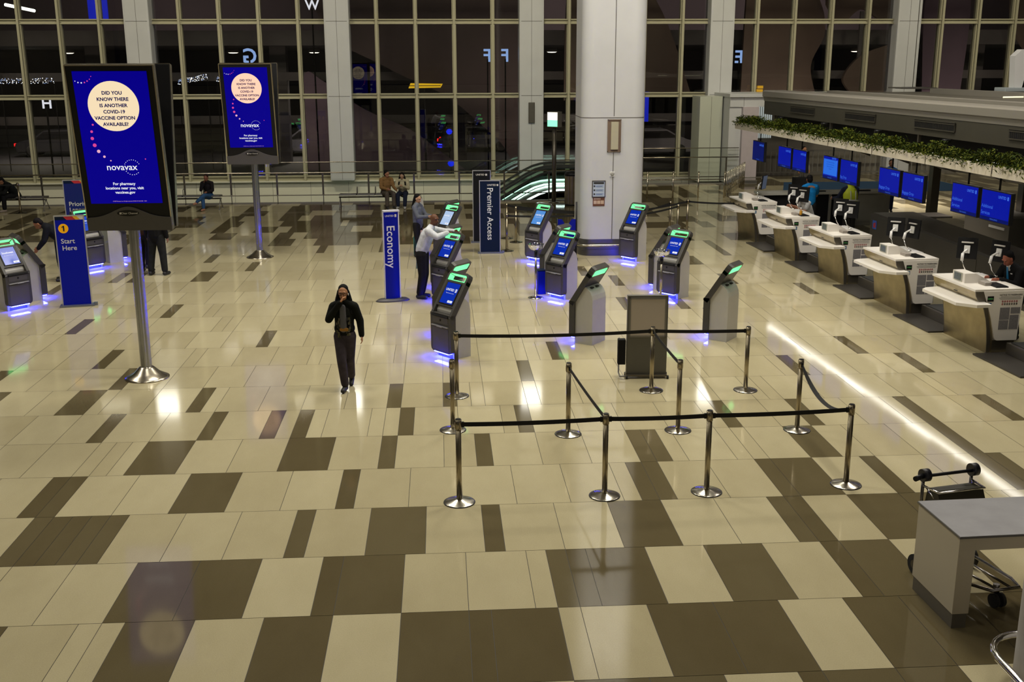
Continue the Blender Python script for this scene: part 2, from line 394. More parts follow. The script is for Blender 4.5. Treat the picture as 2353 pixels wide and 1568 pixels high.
b = MB(); b.prism([(BX+x, BY+y) for x, y in rrect(.83, .83, .32)], 0, .16, 'z'); b.prism([(BX+x, BY+y) for x, y in rrect(.81, .81, .31)], .16, .42, 'z')
struct(b.build('trim_30', mat('plinth', (.12, .115, .11), .35, metal=.6)))
b = MB(); b.tube([(BX+x, BY+y, .28) for x, y in rrect(.93, .93, .36, 6)], .028, 8, closed=True)
for (x, y) in ((-.87, 0), (.87, 0), (-.45, -.87), (.45, -.87)): b.tube([(BX+x*.93, BY+y*.93, .28), (BX+x*1.06, BY+y*1.06, .28)], .015, 6)
tag(b.build('bumper_rail', steel), 'round steel bumper rail around the foot of the big white column', 'rail')
# recessed wall light on the column
t = thing('recessed_speaker', 'tall recessed loudspeaker niche set in the big white column', 'speaker', (3.35, BY-.80, 3.02))
a = MB(); a.use(mat('niche', (.20, .14, .10), .6)).box(-.17, .17, -.012, 0, -.40, .40); a.box(-.17, -.15, -.03, 0, -.40, .40); a.box(.15, .17, -.03, 0, -.4, .4); a.box(-.17, .17, -.03, 0, .38, .40); a.box(-.17, .17, -.03, 0, -.40, -.38); a.build('frame', None, t)
a = MB(); a.box(-.085, .10, -.06, -.012, -.34, .34, bev=.01); a.build('grille', mat('grille', (.42, .39, .28), .6), t)
t = thing('alarm', 'small round fire alarm on the front of the big white column', 'alarm', (3.32, BY-.80, 2.08))
a = MB(); a.box(-.06, .06, -.02, 0, -.075, .05, bev=.006); a.build('back_box', white_paint, t)
a = MB(); a.lathe([(.045, 0), (.05, .01), (.03, .03)], n=20); a.build('bell', mat('alarm_grey', (.35, .34, .33), .4), t, (0, -.02, 0), (PI/2, 0, 0))
t = thing('notice_board', 'framed notice with blue paragraphs on the big white column', 'notice', (2.985, BY-.80, 1.70))
a = MB(); [a.box(*q) for q in ((-.17, .17, -.02, 0, .19, .21), (-.17, .17, -.02, 0, -.21, -.19), (-.17, -.15, -.02, 0, -.2, .2), (.15, .17, -.02, 0, -.2, .2))]; a.build('frame', steel_dark, t)
a = MB(); a.use(mat('notice_blue', (.45, .52, .62), .5)).box(-.15, .15, -.012, 0, -.19, .19); a.use(ink).box(-.13, .13, -.014, -.011, .12, .175)
for k in range(3):
    a.use(ink).box(-.13, -.09, -.014, -.011, .05-k*.10, .09-k*.10)
    a.use(mat('ink_blue', (.08, .14, .30), .6)); [a.box(-.07, .12-.03*(j % 2), -.014, -.011, .08-k*.10-j*.018, .087-k*.10-j*.018) for j in range(3)]
a.build('sheet', None, t)
t = thing('poster', 'small brown and cream poster under the framed notice on the big column', 'poster', (2.99, BY-.80, 1.38))
a = MB(); a.use(mat('brown', (.14, .05, .02), .5)).box(-.15, .15, -.01, 0, -.11, .11); a.use(mat('cream', (.55, .40, .28), .5)); [a.box(-.13+j*.09, -.05+j*.09, -.012, -.009, -.06, .03) for j in range(3)]
a.use(mat('cream2', (.6, .5, .4), .5)); [a.box(-.12+j*.035, -.10+j*.035, -.012, -.009, .055, .085) for j in range(5)]; a.build('sheet', None, t)

# ------------------------------------------------------------------ railing along the escalator well
def railing(name, label, x0, x1, y, posts, seg):
    t = thing(name, label, 'railing', (0, y, 0))
    b = MB(); x = x0
    while x < x1-.1:
        xe = min(x+seg, x1); b.box(x+.01, xe-.01, -.006, .006, .04, 1.44); x = xe
    b.build('glass_panel', rail_glass, t)
    b = MB(); b.tube([(x0, -.06, 1.08), (x1, -.06, 1.08)], .022, 8); b.build('handrail', steel, t)
    b = MB(); b.tube([(x0, 0, 1.44), (x1, 0, 1.44)], .016, 8); b.build('top_rail', steel, t)
    b = MB(); b.tube([(x0, -.05, .30), (x1, -.05, .30)], .018, 8); b.build('lower_rail', steel_dark, t)
    b = MB(); b.box(x0, x1, -.04, .04, 0, .05); b.build('kerb', grey_metal, t)
    for px in posts:
        b = MB(); b.box(px-.03, px+.03, -.045, -.01, .30, 1.06); b.box(px-.012, px+.012, -.04, -.012, .0, .32); b.build('post', steel_dark, t)
    return t
railing('glass_railing', 'long glass railing with two steel rails in front of the escalator well', -26, 4.4, 30.85, [-24.2, -22.6, -21, -19.4, -17.8, -16.2, -14.7, -13.1, -11.5]+[-9.87+1.59*k for k in range(9)], 3.2)
railing('glass_railing', 'short glass railing to the right of the big column before the dark windows', 4.6, 11.0, 35.75, [5.2, 7.1, 9.0, 10.5], 2.1)
t = thing('barrier_fence', 'row of steel posts with a thin rail standing before the right-hand railing', 'barrier', (0, 31.3, 0))
for px in (5.5, 6.47, 7.41, 8.04+.3, 9.3):
    b = MB(); b.tube([(px, 0, 0), (px, 0, .9)], .03, 10); b.lathe([(.03, .9), (.036, .92), (.03, .95), (.01, .955)], (px, 0, 0), 12); b.build('post', steel, t)
b = MB(); b.tube([(5.5, 0, .66), (9.3, 0, .66)], .016, 8); b.build('rail', steel, t)
t = thing('picket_fence', 'steel picket fence running back towards the white portal', 'fence')
A, B = Vector((9.45, 31.6, 0)), Vector((11.2, 35.5, 0))
for k in range(13):
    p = A.lerp(B, k/12); b = MB(); b.tube([p, p+Vector((0, 0, .90))], .022, 8); b.build('picket', steel, t)
for z in (.18, .38): b = MB(); b.tube([A+Vector((0, 0, z)), B+Vector((0, 0, z))], .012, 6); b.build('rail', steel_dark, t)

# ------------------------------------------------------------------ escalators in the well
def esc_path(off, x1=5.6):
    pts = [(x1, off), (4.0, off), (3.3, off), (2.95, off-.035), (2.6, off-.13), (2.25, off-.30)]
    x, z = 2.25, off-.30
    for k in range(1, 12): pts.append((x-.9*k, z-.9*.60*k))
    return pts
for ei, y0 in enumerate((31.6, 33.7)):
    t = thing('escalator', ('nearer of the two escalators going down behind the glass railing' if ei == 0 else 'farther of the two escalators going down behind the glass railing'), 'escalator', (0, 0, 0), 0)
    for sy in (0, 1.35):
        y = y0+sy
        b = MB(); b.tube([(x, y, z) for x, z in esc_path(.98)], .045, 8); b.build('handrail', rubber, t)
        g1 = MB(); P = esc_path(.95); Q = esc_path(.34)
        for (a1, a2, b1, b2) in zip(P, P[1:], Q, Q[1:]): g1.quad((a1[0], y, a1[1]), (a2[0], y, a2[1]), (b2[0], y, b2[1]), (b1[0], y, b1[1]))
        bmesh.ops.remove_doubles(g1.bm, verts=g1.bm.verts, dist=.001)
        r = bmesh.ops.solidify(g1.bm, geom=g1.bm.faces[:], thickness=.012)
        g1.build('balustrade', esc_glass, t)
        b = MB(); b.tube([(x, y, z) for x, z in esc_path(.30)], .04, 6); b.build('light_strip', esc_light, t)
        b = MB(); P = esc_path(.27); Q = esc_path(-.15)
        for (a1, a2, b1, b2) in zip(P, P[1:], Q, Q[1:]): b.quad((a1[0], y, a1[1]), (a2[0], y, a2[1]), (b2[0], y, b2[1]), (b1[0], y, b1[1]))
        bmesh.ops.remove_doubles(b.bm, verts=b.bm.verts, dist=.001); bmesh.ops.solidify(b.bm, geom=b.bm.faces[:], thickness=.06)
        b.build('skirt', steel_brushed, t)
    b = MB(); P = esc_path(.02)
    for a1, a2 in zip(P, P[1:]):
        b.quad((a1[0], y0, a1[1]), (a2[0], y0, a2[1]), (a2[0], y0+1.35, a2[1]), (a1[0], y0+1.35, a1[1]))
    bmesh.ops.remove_doubles(b.bm, verts=b.bm.verts, dist=.001); bmesh.ops.solidify(b.bm, geom=b.bm.faces[:], thickness=.25)
    b.build('steps', steel_dark, t)

# ------------------------------------------------------------------ white portal and wing wall at the right
b = MB(); b.use(mat('wing_panel', (.50, .52, .44), .35)).box(9.62, 10.55, 36.9, 38.3, -.02, 3.42)
b.use(joint_dark).box(10.09, 10.10, 36.895, 36.91, 0, 3.4)
struct(b.build('wall_wing'))
b = MB(); b.use(column_white).box(10.60, 11.09, 35.95, 38.3, -.0, 3.04); b.box(10.60, 16, 35.90, 38.6, 3.04, 3.42); b.box(10.55, 16.0, 35.8, 38.7, 3.42, 3.55)
b.use(joint_dark).box(11.15, 11.16, 35.89, 35.91, 3.04, 3.42)
struct(b.build('wall_portal'))
b = MB(); b.use(mat('pier_pink_lit', (.50, .44, .47), .5, noise=.05, nscale=5)).prism([(11.10, 35.75), (11.75, 35.75), (11.72, 36.5), (11.10, 36.5)], 0.0, 3.04, 'z')  # pink light on the pier is put into its colour
struct(b.build('wall_pier'))
b = MB(); b.prism([(11.08, 35.72), (11.80, 35.72), (11.8, 36.55), (11.08, 36.55)], 0, .14, 'z'); b.tube([(11.0, 35.6, .26), (12.1, 35.6, .26)], .022, 8); b.tube([(12.1, 35.6, .26), (12.1, 35.6, .0)], .018, 8); b.tube([(11.2, 35.6, .26), (11.2, 35.72, .26)], .015, 6)
struct(b.build('trim_31', grey_metal))
t = thing('folded_box', 'small bright yellow folded box on the white portal ledge', 'box', (12.42, 38.2, 3.55))
for q in ((0, 0), (.03, .14)): a = MB(); a.box(-.13+q[0], .13+q[0]*.3, -.08, .08, q[1]+.01, q[1]+.12); a.build('block', yellow, t)

# ------------------------------------------------------------------ night outside the windows
asphalt = mat('asphalt', (.03, .03, .032), .7)
conc = mat('concrete_dark', (.10, .095, .09), .8, noise=.3, nscale=.5)
b = MB(); b.box(-60, 60, 39.6, 95, -.5, -.2); struct(b.build('floor_outside', asphalt))
t = thing('outside_canopy', 'dark concrete canopy over the road outside the windows', 'canopy', (0, 0, 0))
b = MB(); b.box(-60, 60, 47, 75, 5.6, 6.3); b.build('slab', conc, t)
b = MB(); b.box(-60, 60, 46.8, 47.1, 3.95, 4.35); b.build('beam', conc, t)  # beam height shaped to stand for the pale band reflected in the glass
b = MB(); b.box(-60, 60, 46.9, 47.0, 1.9, 2.3); b.build('lower_beam', conc, t)
for k in range(-6, 7):
    b = MB(); b.box(k*9-.4, k*9+.4, 49, 49.8, -.2, 5.6); b.build('pillar', conc, t)
b = MB(); b.box(-60, 60, 62, 62.3, -.2, .85); tag(b.build('parapet', conc), 'low dark parapet beside the road outside the windows', 'wall')
b = MB(); b.use(mat('mural_dark', (.05, .04, .045), .8)).box(-60, 60, 78, 79, -.2, 16)
mur = mat('mural_brown', (.085, .06, .06), .8, noise=.3, nscale=.3)
tag(b.build('far_building', None), 'dark building across the road beyond the windows', 'building')
def curve(pts, n=6):
    out = []
    P_ = [Vector((p[0], p[1], 0)) for p in pts]
    for a in range(len(P_)-1):
        p0, p1, p2, p3 = P_[max(a-1, 0)], P_[a], P_[a+1], P_[min(a+2, len(P_)-1)]
        for k in range(n):
            t_ = k/n; q = .5*((2*p1)+(p2-p0)*t_+(2*p0-5*p1+4*p2-p3)*t_*t_+(3*p1-p0-3*p2+p3)*t_**3); out.append((q.x, q.y))
    out.append((P_[-1].x, P_[-1].y)); return out
mur2 = mat('mural_mauve', (.10, .07, .095), .8, noise=.25, nscale=.4); mur3 = mat('mural_tan', (.115, .085, .062), .8, noise=.35, nscale=.35)
for (y, m_, pts, lab) in ((45.4, mur, [(-7.5, 12), (-6.4, 6.6), (-3.5, 4.6), (-.6, 3.2), (1.8, 1.2), (3.2, .2), (3.2, 12)], 'big dim brown curved panel added outside the middle windows'),
        (45.0, mur2, [(-7.4, -.2), (-7.3, 4.1), (-6.3, 3.9), (-4.6, 2.7), (-2.4, 1.7), (-.9, .6), (.2, -.2)], 'dim mauve sloping panel added outside the middle windows'),
        (45.4, mur3, [(5.0, 3.0), (5.2, 8.4), (6.5, 9.5), (8.2, 9.0), (9.8, 6.8), (11.2, 3.2)], 'dim tan panel added outside between the big column and the portal'),
        (45.4, mur3, [(13.6, 3.0), (13.9, 9.6), (15.6, 10), (17.1, 7.9), (17.6, 6.2), (17.0, 4.6), (17.4, 3.0)], 'added tall dim tan panel with a rounded edge outside the right windows'),
        (45.1, mur3, [(17.5, 7.4), (18.2, 6.5), (19.2, 7.2), (20.4, 6.7), (21.2, 8.2), (21.2, 12), (17.2, 12)], 'scalloped dim tan panel added high outside the right windows'),
        (45.1, mur3, [(20.8, 5.6), (19.4, 5.1), (18.6, 4.2), (18.7, 3.6), (19.6, 3.0), (22.0, 2.8), (22.0, 5.8)], 'rounded dim tan panel added low outside the right windows'),
        (45.1, mur3, [(28.4, 12), (26.8, 9.0), (26.6, 7.0), (27.4, 5.4), (29.0, 4.4), (31, 4.2), (31, 12)], 'large round dim panel added outside at the far right'),
        (45.3, mur2, [(22.6, 3.0), (22.4, 8.0), (23.6, 8.3), (24.6, 7.7), (24.5, 3.0)], 'narrow dim mauve panel added outside at the right')):
    b = MB(); b.use(m_).prism(curve(pts), y, y+.25, 'y'); o = tag(b.build('curved_panel'), lab, 'panel')  # panels added outside to give the dim curved shapes in the window glass
    b = MB(); zl = min(p[1] for p in pts); xm = sum(p[0] for p in pts)/len(pts)
    if zl > -.1: b.box(xm-.08, xm+.08, y+.05, y+.2, -.2, zl+.6); b.build('post', conc, o)
for x in (-13.14, -8.37, -3.61, 1.09, 5.89, -22.7, -18, 20.0, 24.73, 29.5):
    t = thing('canopy_lamp', 'round white lamp glowing under the canopy outside the windows', 'lamp', (x, 60, 5.38), 0, 'round lamps outside')
    b = MB(); b.lathe([(.34, .0), (.34, .08), (.30, .2)], n=20); b.build('housing', grey_metal, t)
    b = MB(); b.lathe([(.05, -.05), (.22, -.04), (.30, 0)], n=20); b.build('lens', mat('lens', (1, 1, 1), .5, emit=(1, .93, .72), es=3.5), t)
for (x, z, lab) in ((-25.2, 7.9, 'long fluorescent tube glowing outside at the far left'), (29.4, 7.85, 'long fluorescent tube glowing outside at the far right')):
    b = MB(); b.tube([(x-.45, 59, z+.15), (x+.45, 61, z-.1)], .09, 8); b.box(x-.03, x+.03, 59.97, 60.03, -.2, z-.02); tag(b.build('tube_lamp', mat('tube', (1, 1, 1), .5, emit=(.95, 1, .8), es=5)), lab, 'lamp')
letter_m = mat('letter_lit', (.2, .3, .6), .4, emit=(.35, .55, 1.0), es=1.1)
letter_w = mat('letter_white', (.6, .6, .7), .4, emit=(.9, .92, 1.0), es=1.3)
for (s_, x, z, sz, m_) in (('G', -9.05, 5.05, .85, letter_m), ('H', -17.74, 3.12, .62, letter_w), ('F', 1.15, 5.05, .75, letter_m), ('F', 1.92, 5.05, .75, letter_m), ('E', 12.25, 4.97, .75, letter_m), ('W', -6.3, 7.15, .55, letter_w)):
    me = text_mesh(s_, sz, .02).copy(); me.materials.clear(); me.materials.append(m_)
    o = bpy.data.objects.new('door_letter', me); COL.objects.link(o); o.location = (x, 41, z); o.rotation_euler = (PI/2, 0, PI)
    b = MB(); b.box(-.03, .03, -z-.2, -.12, -.10, -.04); b.build('post', black_matte, o)
    tag(o, {'G': 'glowing letter G seen in reverse through the window', 'H': 'glowing letter H outside the left windows', 'F': 'glowing letter F seen in reverse outside the windows', 'E': 'glowing letter E outside the right windows', 'W': 'small white letter W high outside the windows'}[s_], 'letter', 'door letters F' if s_ == 'F' else None)
for (x0, x1, z, sl, lab) in ((-21.5, -19, 4.0, .0, 'tiny glowing specks for chandelier reflections, outside at the far left'), (-13.3, -11.9, 3.92, .25, 'tiny glowing specks for chandelier reflections, rising to the right outside'), (-11.5, -9.9, 4.05, .2, 'more glowing specks for chandelier reflections left of the far advertising sign')):
    b = MB(); rr = random.Random(3)  # glowing specks set outside in place of chandelier reflections in the glass
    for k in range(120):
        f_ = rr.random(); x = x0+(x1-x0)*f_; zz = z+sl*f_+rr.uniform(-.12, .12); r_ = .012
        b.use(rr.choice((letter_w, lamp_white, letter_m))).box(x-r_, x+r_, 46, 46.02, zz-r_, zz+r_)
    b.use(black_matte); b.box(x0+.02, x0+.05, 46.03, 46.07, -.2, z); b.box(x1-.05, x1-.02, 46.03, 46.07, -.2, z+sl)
    tag(b.build('reflected_sparkle'), lab, 'string lights', None, 'stuff')
for (x, z, w_, h_, lab) in ((-15.3, 6.95, .8, .9, 'lit deep blue panel outside high at the left'), (8.15, 2.85, .35, 1.3, 'lit blue panel outside just right of the big column')):
    b = MB(); b.box(x-w_/2, x+w_/2, 41.2, 41.3, z-h_/2, z+h_/2); pz = MB(); pz.box(x-.04, x+.04, 41.3, 41.36, -.2, z); lp_ = tag(b.build('lit_sign', mat('lit_blue', (0, 0, .2), .4, emit=(.01, .02, .55), es=1.0)), lab, 'sign'); pz.build('post', black_matte, lp_)
for (x, y, rz_, c_, lab) in ((-22, 55, .1, (.03, .03, .035), 'dark car parked outside the left windows'), (-8.0, 54, .05, (.12, .12, .14), 'grey car outside behind the far advertising sign'), (1.2, 56, -.1, (.10, .10, .12), 'silver car outside behind the escalator'), (10.6, 52, .0, (.30, .30, .32), 'white car with a red tail light outside by the big column')):
    t = thing('car', lab, 'car', (x, y, -.2), rz_)
    prof = [(-2.2, .25), (-2.25, .7), (-2.0, .85), (-1.3, .95), (-.7, 1.42), (.7, 1.45), (1.5, .98), (2.1, .85), (2.25, .6), (2.2, .25)]
    cm = mat('car_%d' % int(x*10), c_, .3, coat=.6)
    b = MB(); b.prism(prof, -.85, .85, 'y'); bmesh.ops.bevel(b.bm, geom=b.bm.edges[:], offset=.05, segments=2, affect='EDGES'); b.build('body', cm, t)
    b = MB(); b.prism([(-1.15, .97), (-.68, 1.36), (.66, 1.38), (1.35, 1.0)], -.865, .865, 'y'); b.build('windows', black, t)
    for wx in (-1.35, 1.4):
        for wy in (-.8, .8):
            b = MB(); b.lathe([(.2, -.1), (.32, -.1), (.33, 0), (.32, .1), (.2, .1)], n=20); b.build('wheel', rubber, t, (wx, wy, .33), (PI/2, 0, 0))
    for sy in (-.65, .65): b = MB(); b.box(-2.27, -2.2, sy-.15, sy+.15, .6, .75); b.build('tail_light', mat('tail', (.5, 0, 0), .4, emit=(1, .02, .02), es=1.6), t)
    for sy in (-.6, .6): b = MB(); b.box(2.2, 2.28, sy-.15, sy+.15, .55, .7); b.build('head_light', lamp_white, t)
for (x, y, z, c_, lab) in ((-7.2, 50, 1.5, (.02, .05, 1), 'small blue light outside behind the far advertising sign'), (-5.9, 50, 1.9, (.02, .05, 1), 'small blue light outside left of a white column'), (-.5, 48, 1.4, (.0, .02, 1), 'round blue light outside in the middle window'), (-.5, 41.5, .4, (.0, .02, 1), 'round blue light low outside the middle window'), (-6.8, 50, 2.3, (1, .45, .03), 'orange light outside behind the far sign'), (-18, 50, .9, (1, .3, .03), 'small orange light outside the left windows')):
    b = MB(); b.lathe([(.02, -.14), (.1, -.11), (.16, 0), (.1, .11), (.02, .14)], n=16); sg_ = tag(b.build('signal_light', mat('sig%d' % int(x*10+z*100), (0, 0, 0), .4, emit=c_, es=1.3), None, (x, y, z)), lab, 'light'); pz = MB(); pz.box(-.02, .02, .1, .14, -z-.2, .05); pz.build('post', black_matte, sg_)
b = MB(); b.use(yellow).prism([(-2.4, 3.62), (-.9, 3.65), (-.8, 3.82), (-2.3, 3.85)], 44.5, 44.7, 'y'); b.use(black).box(-2.4, -.9, 44.47, 44.5, 3.72, 3.75)
pz = MB(); pz.box(-1.7, -1.62, 44.7, 44.76, -.2, 3.75); pz.build('post', black_matte, tag(b.build('lit_billboard', None), 'bright yellow lit sign outside above the waiting couple', 'sign'))
yl = mat('yellow_lit', (.5, .3, 0), .4, emit=(1, .6, .02), es=.9)
bpy.data.objects['lit_billboard'].data.materials[0] = yl

# ------------------------------------------------------------------ advertising signs on poles
def ad_face(parent, mx, back=False, pink=False):
    """display face in the local x/z plane of mx (faces local -y); size 1.23 x 2.44, origin at its middle bottom"""
    W_, H_ = 1.24, 2.44
    circ = ad_circle_pink if pink else ad_circle
    def put(mb, name, m=None):
        o = mb.build(name, m, parent); o.matrix_local = mx; return o
    b = MB(); b.use(black).box(-W_/2, W_/2, 0, .12, 0, H_, bev=.012); b.use(steel).box(-W_/2-.006, -W_/2+.01, -.006, .11, .0, H_); b.box(W_/2-.01, W_/2+.006, -.006, .11, 0, H_); b.box(-W_/2, W_/2, -.006, .11, H_-.006, H_+.01)
    put(b, 'frame')
    b = MB(); b.box(-.52, .52, -.014, .002, .42, 2.36); sc = put(b, 'screen', ad_blue)
    def sub(mb, name, m): o = mb.build(name, m, sc); return o
    b = MB(); disc(b, .0, 1.865, .36, -.018, 48, .003); sub(b, 'circle', circ)
    lines = (('DID YOU', 2.055), ('KNOW THERE', 1.965), ('IS ANOTHER', 1.875), ('COVID-19', 1.785), ('VACCINE OPTION', 1.695), ('AVAILABLE?', 1.605))
    for tx, z in lines: text('lettering', tx, .069, ad_navy, sc, (0, -.022, z), bold=.034)
    text('lettering', 'novavax', .135, ad_white, sc, (.0, -.02, .97), bold=.01)
    for tx, z in (('For pharmacy', .72), ('locations near you, visit', .655), ('vaccines.gov', .59)): text('lettering', tx, .058, ad_white, sc, (.0, -.02, z), bold=.022)
    text('lettering', '\u00a9 2023 Novavax, Inc. All rights reserved. COVID-19 VACCINE   10/23', .017, dot_pale, sc, (.05, -.02, .455))
    dots = [(-.33, 1.60, .014, dot_pink), (-.36, 1.50, .019, dot_pink), (-.365, 1.40, .024, dot_pink), (-.345, 1.30, .027, dot_pink), (-.30, 1.21, .025, dot_pale), (-.23, 1.13, .018, dot_pale), (-.145, 1.07, .010, dot_pale), (.355, 1.09, .009, dot_pink),
            (-.49, 2.225, .006, ad_white), (-.45, 2.205, .009, ad_white), (-.405, 2.20, .010, ad_white), (-.36, 2.205, .010, dot_pink), (-.32, 2.225, .010, dot_pink), (-.285, 2.25, .007, dot_pink), (-.26, 2.29, .006, dot_pink)]
    for k in range(9): a = .5+k*.27; dots.append((.15+.115*math.cos(a), .965+.115*math.sin(a), .005, ad_white))
    for k in range(7): a = -.8-k*.3; dots.append((.15+.11*math.cos(a), .965+.11*math.sin(a), .0055, ad_white))
    b = MB()
    for (x, z, r_, m_) in dots: b.use(m_); disc(b, x, z, r_, -.019, 14, .003)
    tag(sub(b, 'dots', None), None, None)
    # grey wave and maker's badge below the screen
    wave = [(-W_/2, 0), (W_/2, 0), (W_/2, .20)] + [(W_/2*(1-2*k/30), .20+.17*math.exp(-((1-2*k/30)*2.1)**2)) for k in range(1, 30)] + [(-W_/2, .20)]
    b = MB(); b.prism(wave, -.022, .0, 'y'); put(b, 'lower_cover', kiosk_mid)
    b = MB(); b.prism([(.16*math.cos(2*PI*k/32), .27+.045*math.sin(2*PI*k/32)) for k in range(32)], -.028, -.02, 'y'); bd = put(b, 'badge', black)
    text('lettering', 'Clear Channel', .042, paper, bd, (.02, -.030, .27), bold=.01)
    b = MB(); b.box(-.125, -.10, -.031, -.028, .255, .285); b.build('emblem', paper, bd)
def ad_sign(loc, label, pink):
    t = thing('advertising_sign', label, 'advertising sign', loc)
    b = MB(); prof = [(.34, 0), (.34, .012), (.30, .03), (.20, .09), (.12, .17), (.09, .19)]
    b.lathe(prof, n=40, smooth=True); b.build('base', steel, t)
    b = MB(); b.prism([( .085*math.cos(a)*(1 if k % 4 else .86), .085*math.sin(a)*(1 if k % 4 else .86)) for k, a in enumerate([2*PI*j/24 for j in range(24)])], .17, 2.42, 'z'); b.build('pole', mat('pole_silver', (.42, .43, .46), .27, metal=1, noise=.1, nscale=6), t)
    tl = math.radians(9)
    mf = Matrix.Translation((0, -.17, 2.37)) @ Matrix.Rotation(tl, 4, 'X')
    mb_ = Matrix.Translation((0, .17, 2.37)) @ Matrix.Rotation(PI, 4, 'Z') @ Matrix.Rotation(tl, 4, 'X')
    ad_face(t, mf, pink=pink); ad_face(t, mb_, pink=not pink)
    b = MB(); b.prism([(-.08, 2.42), (.08, 2.42), (.34, 4.3), (-.34, 4.3)], -.40, .40, 'x'); b.build('core', black_matte, t)
    return t
ad_sign((-5.67, 9.08, 0), 'near tall pole sign with a vaccine advert, its cream circle large', False)
ad_sign((-5.62, 20.0, 0), 'far tall pole sign with the same vaccine advert, its circle pinkish', True)

# ------------------------------------------------------------------ self-service kiosks
LEAN = math.radians(-33)
def logo_mark(parent, x, y, z, s, m, rot=(0, 0, 0)):
    b = MB(); b.box(-s/2, s/2, -.001, .001, -s/2, s/2); b.use(m)
    return b
def kiosk_proto(scr, body_txt, white=True):
    t = bpy.data.objects.new('check_in_kiosk', None); COL.objects.link(t)
    LM = Matrix.Translation((0, -.05, .74)) @ Matrix.Rotation(LEAN, 4, 'X')   # along the leaning slab: z up the slab, -y outward
    w2 = .27
    def pt(mb, name, m=None, lean=False, par=None):
        o = mb.build(name, m, par or t)
        if lean and par is None: o.matrix_local = LM
        return o
    # cabinet behind
    prof = [(.05, 0), (.40, 0), (.40, .80), (.385, .88), (.35, .95), (.29, 1.005), (.23, 1.03), (.20, 1.03), (.05, .80)]
    b = MB(); b.prism(prof, -.235, .235, 'x'); pt(b, 'cabinet', kiosk_light)
    b = MB()
    for sx in (-.08, .10):
        for k in range(4): b.box(sx+k*.022-.03, sx+k*.022-.022, .285, .335, .99, 1.012, Matrix.Translation((0, 0, 0)))
    pt(b, 'vent_slots', ink)
    # lower front
    fr = [(-w2+.05, .10), (w2-.05, .10), (w2-.012, .125), (w2, .17), (w2, .76), (-w2, .76), (-w2, .17), (-w2+.012, .125)]
    b = MB(); b.prism(fr, -.05, .06, 'y'); pt(b, 'lower_panel', kiosk_dark)
    b = MB(); b.box(-.21, .21, -.053, -.049, .13, .52); b.box(-.20, .20, -.053, -.049, .60, .70); pt(b, 'service_door', kiosk_mid)
    b = MB(); b.box(-.215, .215, -.085, -.048, .548, .562, bev=.004); b.box(-.05, .09, -.10, -.08, .545, .56); pt(b, 'ticket_slot', mat('slot_grey', (.35, .35, .37), .4))
    b = MB(); b.lathe([(.018, 0), (.018, .006)], n=14); o = pt(b, 'lock', black); o.location = (.0, -.053, .655); o.rotation_euler = (PI/2, 0, 0)
    # leaning slab: side rails, plate, tray recess, loop with the light
    T_ = .095; top = .80
    b = MB(); b.use(kiosk_dark).box(-w2, -.215, 0, T_, -.02, .66); b.box(.215, w2, 0, T_, -.02, .66); b.box(-.22, .22, .005, T_, .17, .635); b.use(black_matte).box(-.22, .22, .075, T_, -.02, .18)
    pt(b, 'slab', None, True)
    outer = [(w2, .60), (w2, top-.07), (w2-.02, top-.02), (w2-.07, top), (-w2+.07, top), (-w2+.02, top-.02), (-w2, top-.07), (-w2, .60)]
    inner = [(-w2+.05, .60), (-w2+.05, top-.075), (-w2+.08, top-.045), (w2-.08, top-.045), (w2-.05, top-.075), (w2-.05, .60)]
    b = MB(); b.prism(outer+inner, 0, T_, 'y'); pt(b, 'loop', kiosk_dark, True)
    b = MB()
    gp = [(-w2+.056, .645), (-w2+.056, top-.075), (-w2+.085, top-.052), (w2-.085, top-.052), (w2-.056, top-.075), (w2-.056, .645)]
    b.prism([(-w2+.05, .634), (-w2+.05, top-.06), (-w2+.064, top-.06), (-w2+.064, .634)], -.002, T_+.002, 'y')
    b.prism([(w2-.05, .634), (w2-.05, top-.06), (w2-.058, top-.06), (w2-.058, .634)], -.002, T_+.002, 'y')
    b.box(-w2+.05, w2-.05, -.003, T_+.002, .634, .646); b.box(-w2+.07, w2-.07, -.002, T_+.002, top-.054, top-.046)
    pt(b, 'green_light', green_glow, True)
    b = MB(); b.box(-.185, .185, -.006, .006, .20, .60, bev=.002); sc = pt(b, 'screen', black, True)
    b = MB(); b.box(-.165, .165, -.009, -.005, .215, .585); b.build('display', scr, sc)
    if body_txt == 'UNITED':
        text('lettering', 'UNITED', .058, ad_white, sc, (-.03, -.011, .46), bold=.02)
        b = MB(); b.box(.105, .145, -.012, -.009, .43, .49); b.use(ad_white); b2 = b.build('emblem', None, sc)
        b = MB(); [b.box(.11+k*.011, .113+k*.011, -.0135, -.012, .435, .485) for k in range(3)]; b.build('emblem_lines', scr, sc)
        text('lettering', 'Tap the screen to start', .022, ad_white, sc, (0, -.011, .40))
    else:
        text('lettering', body_txt, .058, ad_white, sc, (-.01, -.011, .47), bold=.02)
        text('lettering', 'Tap screen to check in', .024, ad_white, sc, (0, -.011, .41))
    b = MB(); b.box(.03, .15, -.012, -.009, .235, .275); b.build('button', ad_white, sc)
    text('lettering', 'Start', .026, ad_navy, sc, (.09, -.014, .255))
    b = MB(); b.box(-.215, .215, -.02, .07, -.03, .0); b.build('tray', black_matte, t).matrix_local = LM
    b = MB(); b.box(-.10, .06, .02, .05, .0, .035); b.box(.08, .16, .0, .05, .0, .02); pt(b, 'reader', black, True)
    # underlight
    b = MB(); b.box(-.19, .19, -.045, .045, .085, .098); pt(b, 'blue_light', blue_glow)
    b = MB(); b.box(-.19, .19, .046, .056, 0, .10); pt(b, 'base', kiosk_mid)
    return t
KP = kiosk_proto(scr_blue, 'UNITED')
KL = None
